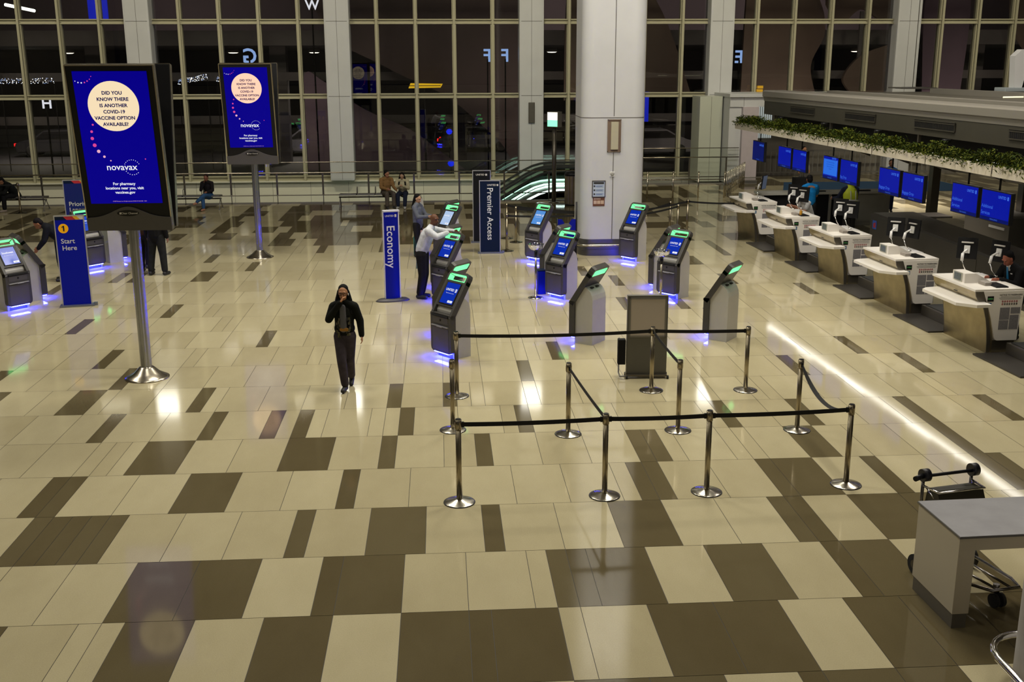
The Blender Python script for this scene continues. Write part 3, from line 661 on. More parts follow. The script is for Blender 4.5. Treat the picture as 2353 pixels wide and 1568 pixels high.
# facing direction as angle: rz turns local -y to the wanted side
def face(dx, dy): return math.atan2(dy, dx) + PI/2
FF = face(-.79, -.61); BF = face(-.79, .61); FM = face(.80, -.60); BM = face(.80, .60)
def set_screen(t, m):
    for c in t.children:
        if c.name.startswith('screen'):
            for d in c.children:
                if d.name.startswith('display'):
                    d.data = d.data.copy(); d.data.materials[0] = m
kio = [(-1.00, 9.93, FF, 'kiosk nearest the camera, its foot behind the two near belt posts', None),
       (-1.18+.2, 11.55, BF, 'kiosk turned away directly behind the kiosk nearest the camera', None),
       (-1.02, 14.38, FF, 'kiosk that the man in the white sweater leans on', None),
       (-1.05, 15.9, BF, 'kiosk turned away, just beyond the leaning man, only its green loop showing', None),
       (-.98, 18.95, FF, 'kiosk with a pale screen used by the woman in the grey jacket', scr_pale),
       (-1.0, 20.2, BF, 'dark kiosk turned away behind the one with the pale screen', None),
       (1.42, 10.95, BF, 'kiosk seen from behind left of the blank sign stand, grey back panel with slots', None),
       (1.37, 14.45, FF, 'navy-screened kiosk directly right of the nearer sweets bowl stand', None),
       (1.33, 15.75, BF, 'turned-away kiosk half hidden behind the one right of the sweets bowl', None),
       (1.28, 18.85, FF, 'kiosk with a light blue screen left of the big column', scr_light),
       (3.82, 11.0, BF, 'kiosk seen from behind at the right, nearest the check-in counters', None),
       (3.72, 14.35, FF, 'kiosk with a navy screen directly behind the blank sign stand', None),
       (3.68, 15.45, BF, 'kiosk turned away behind the right row candy bowl', None),
       (3.63, 18.72, FF, 'kiosk standing in front of the right edge of the big column', None)]
for i, (x, y, rz_, lab, sm) in enumerate(kio):
    k = KP if i == 0 else copy_tree(KP)
    k.location = (x, y, 0); k.rotation_euler = (0, 0, rz_); tag(k, lab, 'kiosk', 'self check-in kiosks')
    if sm: set_screen(k, sm)
SP = kiosk_proto(mat('screen_sky', (0, 0, .02), .2, emit=(.01, .07, .55), es=1), 'Southwest')
for i, (x, y, rz_, lab) in enumerate([(-9.50, 14.25, FM, 'kiosk with a bright blue screen at the far left edge'), (-9.45, 15.35, BM, 'kiosk turned away beside the bright blue one at the far left'),
        (-9.35, 18.75, FM, 'kiosk with a red light behind the Start Here banner'), (-9.02, 19.85, BM, 'kiosk turned away behind the Start Here banner, its blue glow left of the travellers')]):
    k = SP if i == 0 else copy_tree(SP)
    k.location = (x, y, 0); k.rotation_euler = (0, 0, rz_); tag(k, lab, 'kiosk', 'self check-in kiosks on the left')
b = MB(); b.box(-.05, .05, -.03, .03, 0, .02)

# ------------------------------------------------------------------ banner stands
t = thing('banner', 'tall curved blue banner reading Economy on a black foot', 'banner', (-2.03, 14.5, 0), math.radians(16))
b = MB(); cur = [(-.15+.30*k/10, -.02-.05*math.sin(PI*k/10)) for k in range(11)]; b.prism(cur+[(.15, .05), (-.15, .05)], .06, 1.88, 'z'); b.build('panel', blue_panel, t)
b = MB(); b.box(.15, .175, -.03, .06, .06, 1.88); b.box(-.16, -.148, -.03, .06, .06, 1.88); b.box(-.16, .175, -.075, .06, 1.86, 1.89); b.build('frame', mat('pale_edge', (.62, .62, .70), .4), t)
text('lettering', 'Economy', .235, white_paint, t, (-.03, -.085, 1.15), (PI/2, PI/2, 0), bold=.01)
text('lettering', 'UNITED', .05, paper, t, (-.04, -.075, 1.78), bold=.02)
b = MB(); b.box(.07, .11, -.073, -.06, 1.755, 1.81); b.build('emblem', paper, t)
b = MB(); b.lathe([(.36, 0), (.36, .015), (.30, .05), (.1, .06)], n=36); o = b.build('base', kiosk_mid, t); o.scale = (1, .45, 1)
def flat_banner(name, label, loc, rz_, w_, h_, m_, sc_):
    t = thing(name, label, 'banner', loc, rz_)
    b = MB(); b.box(-w_/2, w_/2, -.025, .025, .04, h_); b.build('panel', m_, t)
    b = MB(); b.box(-w_/2-.02, -w_/2, -.03, .03, .03, h_); b.box(w_/2, w_/2+.02, -.03, .03, .03, h_); b.box(-w_/2-.02, w_/2+.02, -.03, .03, h_, h_+.02); b.build('frame', mat('silver', (.55, .55, .56), .3, metal=.6), t)
    b = MB(); b.box(-w_/2-.07, w_/2+.07, -.12, .12, 0, .035, bev=.01); b.box(w_/2+.05, w_/2+.12, -.04, .04, 0, .06); b.build('base', mat('base_steel', (.25, .27, .32), .3, metal=.7), t)
    return t
t = flat_banner('banner', 'dark navy banner reading Premier Access left of the barrier posts', (.26, 20.15, 0), 0, .50, 1.86, navy_panel, 1)
text('lettering', 'Premier Access', .215, white_paint, t, (.0, -.028, 1.02), (PI/2, PI/2, 0), bold=.008)
text('lettering', 'UNITED', .065, paper, t, (.05, -.028, 1.76), bold=.02)
b = MB(); b.box(.18, .22, -.030, -.026, 1.735, 1.785); b.build('emblem', paper, t)
t = flat_banner('banner', 'dark banner with a small white word behind the Premier Access banner', (.12, 21.9, 0), 0, .46, 1.95, black, 1)
text('lettering', 'UNITED', .065, paper, t, (-.04, -.028, 1.85), bold=.02)
b = MB(); b.box(.10, .15, -.030, -.026, 1.825, 1.875); b.build('emblem', paper, t)
def flag(t, w_, h_):
    b = MB()
    for (m_, x0, x1) in ((navy_panel, -.5, -.20), (mat('flag_red', (.45, .02, .03), .5), -.20, .12), (yellow, .12, .28), (paper, .28, .5)):
        b.use(m_); b.prism([(x0*w_, h_), (x1*w_, h_), ((x1+.12)*w_ if x1 < .5 else x1*w_, h_-.07), ((x0+.12)*w_ if x0 > -.5 else x0*w_, h_-.07)], -.0285, -.0255, 'y')
    b.build('stripe', None, t)
t = flat_banner('banner', 'blue banner with an orange number 1 reading Start Here', (-8.44, 14.5, 0), math.radians(12), .53, 1.84, blue_panel, 1)
flag(t, .53, 1.84)
b = MB(); disc(b, -.12, 1.60, .095, -.031, 32, .004); o = b.build('number_disc', mat('orange', (.75, .36, .0), .4, emit=(.6, .25, 0), es=.4), t)  # disc's orange carries a little emission of its own
b = MB(); b.prism([(-.125, 1.545), (-.10, 1.545), (-.10, 1.655), (-.12, 1.655), (-.15, 1.635), (-.15, 1.615), (-.125, 1.63)], -.037, -.034, 'y'); b.build('lettering', navy_panel, t)
text('lettering', 'Start', .135, white_paint, t, (-.06, -.03, 1.34), bold=.01); text('lettering', 'Here', .135, white_paint, t, (-.04, -.03, 1.20), bold=.01)
t = flat_banner('banner', 'navy banner reading Priority Lane partly hidden by the near pole sign', (-9.98, 19.9, 0), math.radians(8), .60, 2.0, navy_emit, 1)
flag(t, .60, 2.0)
text('lettering', 'Priority', .15, paper, t, (-.22, -.03, 1.42), bold=.01, align='LEFT'); text('lettering', 'Lane', .15, paper, t, (-.22, -.03, 1.28), bold=.01, align='LEFT')

# ------------------------------------------------------------------ belt barrier posts
def belt(mb, p0, p1, sag=0.0, h=.05, z=.925):
    p0, p1 = Vector((*p0, z)), Vector((*p1, z)); n = 16; side = (p1-p0).cross(Vector((0, 0, 1))).normalized()*.003
    pr = []
    for k in range(n+1):
        f_ = k/n; p = p0.lerp(p1, f_); p.z -= sag*4*f_*(1-f_)
        a = .0 if sag < .1 else math.sin(PI*f_)*1.2
        hv = Vector((0, 0, 1))*h/2*math.cos(a) + (p1-p0).cross(Vector((0, 0, 1))).normalized()*h/2*math.sin(a)
        pr.append([mb.bm.verts.new(q) for q in (p-hv-side, p+hv-side, p+hv+side, p-hv+side)])
    for A_, B_ in zip(pr, pr[1:]):
        for k in range(4): mb.bm.faces.new((A_[k], A_[(k+1) % 4], B_[(k+1) % 4], B_[k]))
    mb.bm.faces.new(pr[0][::-1]); mb.bm.faces.new(pr[-1])
PROTO = {}
def stanchion(x, y, label, to=(), post=steel):
    t = thing('barrier_post', label, 'barrier post', (x, y, 0), 0, 'belt barrier posts')
    if not PROTO:
        b = MB(); b.lathe([(.175, 0), (.178, .006), (.165, .012), (.12, .022), (.05, .040), (.035, .045)], n=40); PROTO['base'] = b.build('base', mat('base_metal', (.50, .47, .40), .2, metal=1), t)
        b = MB(); b.lathe([(.178, 0), (.180, .004), (.178, .009), (.176, .009)], n=40); PROTO['ring'] = b.build('rubber_ring', rubber, t)
        b = MB(); b.tube([(0, 0, .03), (0, 0, .87)], .0315, 16); PROTO['pole'] = b.build('pole', mat('post_steel', (.33, .285, .20), .30, metal=1), t)
        b = MB(); b.tube([(0, 0, .87), (0, 0, .985)], .037, 16)
        b.use(black)
        for a in range(4): b.box(-.009, .009, -.041, -.034, .88, .95, Matrix.Rotation(a*PI/2+.4, 4, 'Z'))
        b.mats = [MATS['post_steel'], black]; b.use(black); b.tube([(0, 0, .985), (0, 0, .992)], .030, 16); PROTO['head'] = b.build('head', None, t)
        me = PROTO['head'].data
    else:
        for q in ('base', 'ring', 'pole', 'head'):
            c = PROTO[q].copy(); COL.objects.link(c); c.parent = t
    for (tx, ty, sg) in to:
        b = MB(); d = Vector((tx-x, ty-y)); d.normalize()
        belt(b, (d.x*.036, d.y*.036), (tx-x-d.x*.036, ty-y-d.y*.036), sg); b.build('belt', belt_m, t)
        b = MB(); m_ = Matrix.Translation((tx-x-d.x*.045, ty-y-d.y*.045, .925)) @ Matrix.Rotation(math.atan2(d.y, d.x), 4, 'Z'); b.box(-.02, .01, -.012, .012, -.03, .03, m_); b.build('belt_clip', black, t)
        b = MB(); m_ = Matrix.Translation((d.x*.045, d.y*.045, .925)) @ Matrix.Rotation(math.atan2(d.y, d.x), 4, 'Z'); b.box(-.01, .02, -.012, .012, -.03, .03, m_); b.build('belt_outlet', black, t)
    return t
SP_ = dict(a=(-.85, 3.71), b=(.81, 3.78), c=(2.0, 3.81), d=(3.68, 3.91), e=(-.89, 6.2), f=(.64, 5.92), g=(2.13, 5.96), h=(3.73, 5.86), i=(-.81, 7.73), j=(2.12, 7.8), k=(3.54, 7.71),
           l=(.71, 20.42), m=(1.05, 21.82), n=(.84, 22.52), o=(2.32, 19.95), p=(6.06, 22.96), q=(5.48, 22.6), r=(5.55, 21.9))
def go(k, *s): return [(SP_[q][0], SP_[q][1], sg) for q, sg in s]
stanchion(*SP_['a'], 'nearest belt post at the left end of the front belt line', go('a', ('b', .012)))
stanchion(*SP_['b'], 'second post of the front belt line, where a slanting belt joins', go('b', ('c', .01), ('f', .015)))
stanchion(*SP_['c'], 'third post of the front belt line', go('c', ('d', .012)))
stanchion(*SP_['d'], 'rightmost post of the front belt line, joined by a sagging belt', go('d', ('h', .22)))
stanchion(*SP_['e'], 'belt post standing alone right beside the foot of the nearest kiosk')
stanchion(*SP_['f'], 'middle row belt post with one belt slanting down to the front line')
stanchion(*SP_['g'], 'middle row belt post right of the blank sign stand')
stanchion(*SP_['h'], 'middle row belt post farthest right, its belt hanging slack')
stanchion(*SP_['i'], 'left post of the rear belt line close to the nearest kiosk', go('i', ('j', .03)))
stanchion(*SP_['j'], 'post of the rear belt line in front of the blank sign stand', go('j', ('k', .01), ('g', .015)))
stanchion(*SP_['k'], 'right end post of the rear belt line below the right-hand kiosk')
stanchion(*SP_['l'], 'front of three far posts right of the Premier Access banner', [(2.5, 20.3, .02)])
stanchion(*SP_['m'], 'middle of three far posts right of the Premier Access banner', [(2.55, 20.8, .02)])
stanchion(*SP_['n'], 'rear of three far posts right of the Premier Access banner', [(2.6, 21.0, .02)])
stanchion(*SP_['p'], 'far post right of the big column, halfway to the counters', [(4.16, 21.0, .02), (7.3, 22.4, .02)])
stanchion(*SP_['q'], 'thin far post behind the green-lit kiosk right of the column', [(4.16, 20.7, .02)])
stanchion(*SP_['r'], 'shorter looking far post just right of the column kiosk', [(4.16, 20.3, .02)])
stanchion(-14.9, 29.2, 'far left belt post with a belt leading out of the picture', [(-19, 28.9, .02)])

# blank sign stand
t = thing('sign_stand', 'grey sign stand with an empty pale poster window, behind the belts', 'sign stand', (2.17, 8.52, 0), math.radians(-3))
b = MB(); b.box(-.315, .315, -.045, .045, .06, 1.32, bev=.008); b.build('body', mat('stand_grey', (.12, .115, .095), .45), t)
b = MB(); b.box(-.27, .27, -.052, -.044, .68, 1.27); b.build('poster', mat('poster_blank', (.50, .44, .38), .6), t)
b = MB(); [b.box(*q) for q in ((-.29, -.265, -.058, -.044, .66, 1.29), (.265, .29, -.058, -.044, .66, 1.29), (-.29, .29, -.058, -.044, 1.265, 1.29), (-.29, .29, -.058, -.044, .66, .685))]; b.build('poster_frame', grey_metal, t)
b = MB(); b.box(-.45, -.33, -.06, .06, .22, .62, bev=.01); b.build('side_box', black_matte, t)
b = MB(); b.tube([(-.42, -.12, .05), (-.42, .10, .05), (-.42, .10, .62)], .012, 6); b.tube([(-.42, -.12, .05), (-.32, -.12, .05)], .012, 6); b.build('side_bracket', grey_metal, t)
b = MB(); b.box(-.32, .32, -.10, .10, .035, .065); b.build('foot', steel_dark, t)
for wx, wy in ((-.31, -.1), (.33, -.1), (-.31, .1), (.33, .1)): b = MB(); b.tube([(wx-.015, wy, .028), (wx+.015, wy, .028)], .028, 12); b.build('wheel', rubber, t)

# candy bowls on posts
for (x, y, h_, lab) in ((.96, 14.55, 1.13, 'clear bowl of sweets on a steel post beside the middle row kiosk'), (3.45, 13.75, 1.10, 'clear bowl of sweets on a post beside the kiosk behind the blank sign')):
    t = thing('candy_stand', lab, 'bowl stand', (x, y, 0))
    b = MB(); b.lathe([(.16, 0), (.165, .008), (.12, .02), (.03, .04)], n=32); b.build('base', chrome, t)
    b = MB(); b.tube([(0, 0, .03), (0, 0, h_-.16)], .026, 12); b.build('pole', steel, t)
    b = MB(); b.tube([(0, 0, h_-.26), (0, 0, h_-.12)], .034, 12); b.build('collar', black, t)
    b = MB(); b.lathe([(.05, -.12), (.11, -.10), (.155, -.05), (.17, .02), (.173, .022), (.165, .0), (.148, -.05), (.10, -.093), (.02, -.11)], (0, 0, h_), n=32); b.build('bowl', bowl_glass, t)
    b = MB(); rr = random.Random(5)
    for k in range(46):
        a, r_ = rr.uniform(0, 2*PI), rr.uniform(0, .11)
        b.box(-.02, .02, -.012, .012, -.008, .008, Matrix.Translation((r_*math.cos(a), r_*math.sin(a), h_-.075+rr.uniform(0, .03))) @ Euler((rr.random(), rr.random(), rr.random()*3)).to_matrix().to_4x4())
    tag(b.build('sweets', mat('sweets', (.62, .60, .62), .4), t), None, None, None, 'stuff')

# baggage sizer, bin, sign pole, luggage
t = thing('bag_sizer', 'black bag sizing frame with a blue V-shaped panel left of the big column', 'bag sizer', (2.12, 19.0, 0), math.radians(0))
b = MB(); b.prism([(-.22, .55), (.22, .55), (.22, 1.02), (.12, 1.02), (0, .82), (-.12, 1.02), (-.22, 1.02)], -.01, .01, 'y'); b.build('panel', blue_panel, t)
b = MB(); [b.tube([(sx, 0, .02), (sx, 0, 1.05)], .022, 8) for sx in (-.24,)]; b.build('frame_side', black, t)
b = MB(); b.tube([(.24, 0, .02), (.24, 0, 1.45)], .022, 8); b.build('frame_side', black, t)
b = MB(); b.box(-.26, .26, -.25, .25, 0.02, .08); b.build('base', black, t)
b = MB(); b.box(-.2, .2, -.2, .2, .08, .3); b.build('basket', black_matte, t)
for wx, wy in ((-.22, -.24), (.22, -.24)): b = MB(); b.tube([(wx-.015, wy, .03), (wx+.015, wy, .03)], .03, 12); b.build('wheel', rubber, t)
t = thing('litter_bin', 'ribbed steel litter bin with a black lid left of the big column', 'bin', (3.52, 29.6, 0))
b = MB(); b.prism([((.25 if k % 2 else .235)*math.cos(2*PI*k/36), (.25 if k % 2 else .235)*math.sin(2*PI*k/36)) for k in range(36)], .06, 1.02, 'z'); b.build('body', steel_brushed, t)
b = MB(); b.lathe([(.27, 1.02), (.27, 1.08), (.2, 1.16), (.05, 1.18)], n=28); b.lathe([(.24, 0), (.24, .06)], n=28); b.build('lid', black, t)
t = thing('guide_sign', 'slim dark pole carrying a glowing white and green box sign', 'sign', (2.98, 30.35, 0))
b = MB(); b.tube([(0, 0, .02), (0, 0, 2.7)], .075, 12); b.build('pole', steel_dark, t)
b = MB(); b.lathe([(.2, 0), (.2, .02), (.08, .05)], n=24); b.build('base', steel_dark, t)
R20 = Matrix.Rotation(math.radians(-38), 4, 'Z')
b = MB(); b.box(-.22, .22, -.13, .13, 2.62, 3.14, R20); b.build('box', grey_metal, t)
b = MB(); b.use(mat('sign_glow', (1, 1, 1), .4, emit=(1, .95, .75), es=1.6)).box(-.20, .20, -.136, -.128, 2.86, 3.12, R20); b.use(mat('sign_glow2', (.2, 1, .6), .4, emit=(.3, 1, .6), es=1.2)).box(-.20, .20, -.136, -.128, 2.64, 2.86, R20); b.build('face', None, t)
t = thing('suitcase', 'small teal suitcase on the floor behind the leaning man', 'suitcase', (-1.52, 19.75, 0), .3)
b = MB(); b.box(-.17, .17, -.11, .11, .04, .52, bev=.035); b.build('shell', mat('teal', (.0, .19, .22), .45), t)
b = MB(); b.tube([(-.08, .05, .52), (-.08, .05, .72), (.08, .05, .72), (.08, .05, .52)], .010, 6); b.build('handle', black, t)
for wx, wy in ((-.13, -.08), (.13, -.08), (-.13, .08), (.13, .08)): b = MB(); b.tube([(wx-.012, wy, .022), (wx+.012, wy, .022)], .022, 10); b.build('wheel', rubber, t)
t = thing('bag', 'pale pink bag lying on top of the teal suitcase', 'bag', (-1.50, 19.75, .52), .3)
b = MB(); b.lathe([(.05, 0), (.09, .02), (.11, .08), (.09, .14), (.04, .16)], n=16); b.build('pouch', mat('pink_bag', (.55, .35, .33), .7), t)
b = MB(); b.tube([(-.05, 0, .14), (-.04, 0, .22), (.04, 0, .22), (.05, 0, .14)], .008, 6); b.build('strap', MATS['pink_bag'], t)
t = thing('waste_box', 'narrow dark blue box standing against the left side of the middle kiosk', 'bin', (1.10, 15.0, 0), .2)
b = MB(); b.box(-.09, .09, -.12, .12, 0, .50, bev=.01); b.build('body', blue_panel, t)
b = MB(); b.box(-.095, .095, -.125, .125, .50, .52, bev=.004); b.build('rim', navy_panel, t)

# ------------------------------------------------------------------ benches
def bench(name, label, x0, n, y, arms):
    t = thing(name, label, 'bench', (x0, y, 0)); sw = .62
    b = MB(); b.tube([(0, 0, .36), (n*sw, 0, .36)], .025, 8); b.build('beam', steel_dark, t)
    for k in range(n):
        b = MB(); b.prism([(-.26, .44), (.22, .40), (.28, .42), (.28, .46), (.22, .455), (-.24, .49)], k*sw+.02, (k+1)*sw-.02, 'x'); b.build('seat', mat('seat_grey', (.07, .065, .06), .5), t)
    for x in (0.04, n*sw-.04):
        for sy in (-1, 1):
            b = MB(); b.tube([(x, 0, .38), (x, sy*.28, .03)], .016, 8); b.box(x-.03, x+.03, sy*.28-.03, sy*.28+.03, 0, .03); b.build('leg', grey_metal, t)
    for k in arms:
        b = MB(); b.tube([(k*sw, .15, .45), (k*sw, .17, .68), (k*sw, .05, .70), (k*sw, -.12, .66), (k*sw, -.12, .46)], .014, 8); b.build('armrest', grey_metal, t)
    return t
bench('bench', 'bench behind the far pole sign with a woman in blue jeans on it', -10.25, 3, 29.6, (1, 2))
bench('bench', 'bench with three seats where a couple waits by the railing', -4.45, 3, 29.6, (1, 2))
bench('bench', 'far left bench where a man in black bends forward', -16.7, 4, 29.8, (2,))
b = MB()

# ------------------------------------------------------------------ check-in desks: their own frame (u along the row, v away from the hall)
DO = Vector((8.19, 9.51, 0)); DA = math.atan(.053)
DU = Vector((-math.sin(DA), math.cos(DA), 0)); DV = Vector((math.cos(DA), math.sin(DA), 0))
def D(u, v, z=0): return DO + DU*u + DV*v + Vector((0, 0, z))
def counter_proto():
    t = bpy.data.objects.new('check_in_counter', None); COL.objects.link(t); L_ = 1.45
    fr = [(-.30, 1.07), (-.285, .99), (-.25, .93), (-.19, .865), (-.15, .84), (-.115, .74), (-.07, .60), (-.035, .42), (-.012, .22), (0, 0), (.10, 0), (.10, 1.07)]
    b = MB(); b.prism(fr, .02, L_-.02, 'y'); bm_ = b.build('front', steel_brushed, t)
    b = MB(); b.box(.10, .50, .03, L_-.03, .0, .22); b.build('plinth', steel_dark, t)
    b = MB(); b.box(.08, .54, .02, L_-.02, .22, 1.07); b.build('body', mat('counter_grey', (.35, .33, .31), .5), t)
    for y0_ in (0, L_-.022): b = MB(); b.prism(fr[:-2]+[(.06, 0), (.05, .25), (-.10, 1.07)], y0_, y0_+.022, 'y'); b.build('edge_trim', steel_dark, t)
    side = [(-.155, 1.07), (.56, 1.07), (.51, .22), (.16, .22), (.125, .235), (.105, .27), (.02, .60)]
    b = MB(); b.prism(side, -.012, .02, 'y'); sp = b.build('side_panel', counter_white, t)
    # notices on the side panel (local -y faces the hall end)
    b = MB(); b.box(-.085, .025, -.017, -.012, .90, .99); b.build('number_plate', black, sp)
    text('lettering', 'OPEN', .035, mat('plate_green', (.05, .2, .04), .5, emit=(.1, .5, .1), es=.35), sp, (-.035, -.019, .945))
    b = MB(); b.use(mat('sticker_blue', (.03, .12, .25), .5)).box(-.075, -.005, -.015, -.012, .80, .875); b.use(paper).box(-.07, -.02, -.016, -.014, .83, .845); b.build('sticker', None, sp)
    text('lettering', 'NOTICE TO PASSENGERS', .036, ink, sp, (.33, -.014, 1.005), bold=.03)
    b = MB(); b.use(ink_grey)
    for k, (x0, x1) in enumerate(((.15, .50), (.12, .52), (.14, .51))): b.box(x0, x1, -.0145, -.012, .972-k*.02, .978-k*.02)
    b.box(.16, .335, -.0145, -.012, .58, .79); b.box(.35, .52, -.0145, -.012, .68, .79); b.box(.16, .33, -.0145, -.012, .41, .57); b.box(.345, .505, -.0145, -.012, .41, .66)
    b.use(red_ink)
    for r_ in range(2):
        for k in range(7):
            if r_ == 1: b.use(ink if k > 0 else red_ink)
            x = .19+k*.042; z = .895-r_*.045; b.tube([(x+.013*math.cos(2*PI*j/8), -.014, z+.015*math.sin(2*PI*j/8)) for j in range(8)], .003, 4, closed=True); b.box(x-.003, x+.003, -.016, -.012, z-.008, z+.008)
    b.build('printed_notice', None, sp)
    b = MB(); b.prism([(-.31, .0), (.57, .0), (.57, 1.46), (-.31, 1.46)], 1.07, 1.105, 'z'); b.build('worktop', counter_white, t)
    b = MB(); b.prism([(-.14, 1.36), (-.50, 1.28), (-.62, 1.18), (-.62, .02), (-.38, -.22), (-.12, -.22)], .845, .895, 'z'); b.build('shelf', counter_white, t)
    b = MB(); b.prism([(-.20, 1.10), (-.20, 1.27), (.0, 1.27), (.32, 1.10)], .56, .96, 'y'); bx_ = b.build('raised_box', counter_white, t)
    b = MB(); b.use(mat('disp_frame', (.4, .39, .33), .5)).box(-.208, -.2, .64, .92, 1.115, 1.265); b.use(mat('disp', (.12, .15, .15), .3, noise=.5, nscale=60)).box(-.212, -.207, .67, .89, 1.13, 1.25); b.build('display', None, bx_)
    b = MB(); b.box(-.292, -.285, .60, .72, .955, .97); b.build('slot', ink, t)
    b = MB(); b.box(.12, .34, .10, .50, 1.105, 1.125, bev=.005); [b.box(.135, .325, .12+k*.045, .15+k*.045, 1.125, 1.132) for k in range(8)]; b.build('keyboard', black, t)
    b = MB(); b.box(.02, .14, .28, .5, 1.105, 1.16, bev=.008); b.build('printer', mat('printer_grey', (.28, .25, .22), .5), t)
    b = MB(); b.box(.30, .57, .62, 1.35, 1.105, 1.115); b.build('paper', paper, t)
    return t
CPR = counter_proto()
UN = [0, 2.9, 5.86, 8.78, 11.75]
cl = ['check-in counter nearest the camera, its near end panel cut by the right picture edge', 'second check-in counter from the camera', 'middle one of the five check-in counters', 'fourth check-in counter from the camera, the bald agent behind it', 'farthest of the five check-in counters']
for i, u in enumerate(UN):
    c = CPR if i == 0 else copy_tree(CPR)
    c.location = D(u, 0); c.rotation_euler = (0, 0, DA); tag(c, cl[i], 'counter', 'check-in counters')
# weighing belts between the counters
scale_m = mat('scale_top', (.040, .036, .032), .35)
def scale_proto():
    t = bpy.data.objects.new('baggage_scale', None); COL.objects.link(t)
    b = MB(); b.prism([(-.28, .01), (.8, .01), (.8, 1.43), (-.28, 1.43)], .002, .03, 'z'); b.build('platform', scale_m, t)
    b = MB(); b.box(.25, .8, .12, 1.34, .03, .22, bev=.01); b.build('conveyor', steel_dark, t)
    b = MB(); b.box(.3, .78, .2, 1.28, .22, .235); b.build('conveyor_belt', rubber, t)
    return t
SC = scale_proto()
for i, u in enumerate([-1.5]+[q+1.46 for q in UN[:4]]):
    c = SC if i == 0 else copy_tree(SC)
    c.location = D(u, 0); c.rotation_euler = (0, 0, DA)
    tag(c, ['dark baggage scale in front of the nearest counter at the right edge', 'dark baggage scale between the nearest and the second counter', 'dark baggage scale between the second and middle counter', 'dark baggage scale between the middle and fourth counter', 'dark baggage scale between the fourth and farthest counter'][i], 'scale', 'baggage scales between counters')

# computer monitors on arms (their backs to the hall)
def monitor_proto():
    t = bpy.data.objects.new('computer_monitor', None); COL.objects.link(t)
    b = MB(); b.box(-.17, .17, .0, .035, -.19, .19, bev=.006); b.build('housing', black_matte, t)
    b = MB(); b.box(-.15, .15, .035, .038, -.18, .18); b.build('screen', mat('pc_screen', (.05, .06, .08), .3, emit=(.1, .13, .2), es=.4), t)
    b = MB(); b.box(-.10, .10, -.035, .0, .09, .115, bev=.004); b.build('light_bar', paper, t)
    b = MB(); b.box(-.05, .05, -.025, 0, -.09, .05, bev=.006); b.build('mount_plate', white_paint, t)
    b = MB(); b.tube([(0, -.03, -.03), (.0, -.07, -.03), (-.05, -.13, -.09)], .018, 8); b.tube([(-.05, -.13, -.09), (-.05, -.15, -.22)], .026, 8); b.build('upper_arm', white_paint, t)
    b = MB(); b.tube([(-.05, -.15, -.22), (.0, -.12, -.34), (.05, -.05, -.44)], .010, 8); b.tube([(.05, -.05, -.42), (.05, -.05, -.445)], .04, 12); b.build('lower_arm', chrome, t)
    return t
MP = monitor_proto(); first = True
ms = [(1.42, .28, .95, 'monitor back left of the suited agent on the nearest counter'), (1.02, .66, .45, 'monitor back right in front of the suited agent'),
      (4.05, .20, .95, 'left monitor back on the second counter'), (3.75, .42, .30, 'right monitor back on the second counter'),
      (7.15, .36, .80, 'left monitor back on the middle counter'), (6.70, .42, .70, 'right monitor back on the middle counter'),
      (10.15, .40, .75, 'left monitor back before the bald agent'), (9.60, .42, .60, 'right monitor back before the bald agent'),
      (12.5, .42, -.7, 'monitor seen edge-on on the farthest counter')]
for (u, v, rz_, lab) in ms:
    c = MP if first else copy_tree(MP); first = False
    c.location = D(u, v, 1.56); c.rotation_euler = (math.radians(-6), 0, DA-PI/2+rz_); tag(c, lab, 'monitor', 'computer monitors on the counters')
t = thing('sanitizer_bottle', 'small pump bottle on the counter before the bald agent', 'bottle', D(8.78+.22, .16, 1.105))
b = MB(); b.lathe([(.03, 0), (.034, .01), (.034, .11), (.012, .14), (.012, .16)], n=16); b.build('bottle', mat('amber', (.45, .22, .02), .3), t)
b = MB(); b.lathe([(.014, .16), (.014, .2), (.008, .21)], n=12); b.tube([(0, 0, .2), (-.04, 0, .2)], .006, 6); b.build('pump', white_paint, t)

# hanging displays
def screen_hang(u0, u1, lab, lines, light=False, navy=False):
    v = .10; um = (u0+u1)/2; w_ = abs(u0-u1)
    t = thing('hanging_display', lab, 'display', D(um, v, 2.44), DA-PI/2, 'hanging displays over the counters')
    b = MB(); b.box(-w_/2, w_/2, 0, .07, -.265, .265, bev=.006); b.build('housing', black, t)
    b = MB(); b.box(-w_/2+.02, w_/2-.02, -.004, .001, -.248, .248); sc = b.build('screen', mon_navy if navy else mon_blue, t)
    b = MB(); b.box(-w_/2+.02, w_/2-.02, -.006, -.004, -.248, -.19); b.build('footer', mon_navy, sc)
    if light: b = MB(); b.box(-w_/2+.04, w_/2-.04, -.0065, -.004, -.16, .19); b.build('notice_field', mon_light, sc); [text('lettering', s_, .03, mon_blue, sc, (0, -.009, .13-k*.05)) for k, s_ in enumerate(('For your safety and comfort please', 'have your travel documents ready', 'before you reach the counter', 'Thank you'))]
    text('lettering', 'UNITED', .066, mon_text, sc, (w_*.22, -.008, .17 if not light else .225), bold=.02)
    b = MB(); b.box(w_*.22+.15, w_*.22+.19, -.008, -.004, .14, .20); b.build('emblem', mon_text, sc)
    for k, s_ in enumerate(lines): text('lettering', s_, .085, mon_text, sc, (-w_*.45, -.008, -.02-.11*k), align='LEFT')
    text('lettering', 'STAR ALLIANCE', .032, mon_text, sc, (0, -.009, -.219))
    b = MB(); b.tube([(0, .05, .27), (0, .05, .52)], .018, 8); b.box(-.08, .08, .02, .08, .49, .52); b.build('hanger', black_matte, t)
AD = ['Additional', 'Services']; BD_ = ['', 'Baggage Drop']
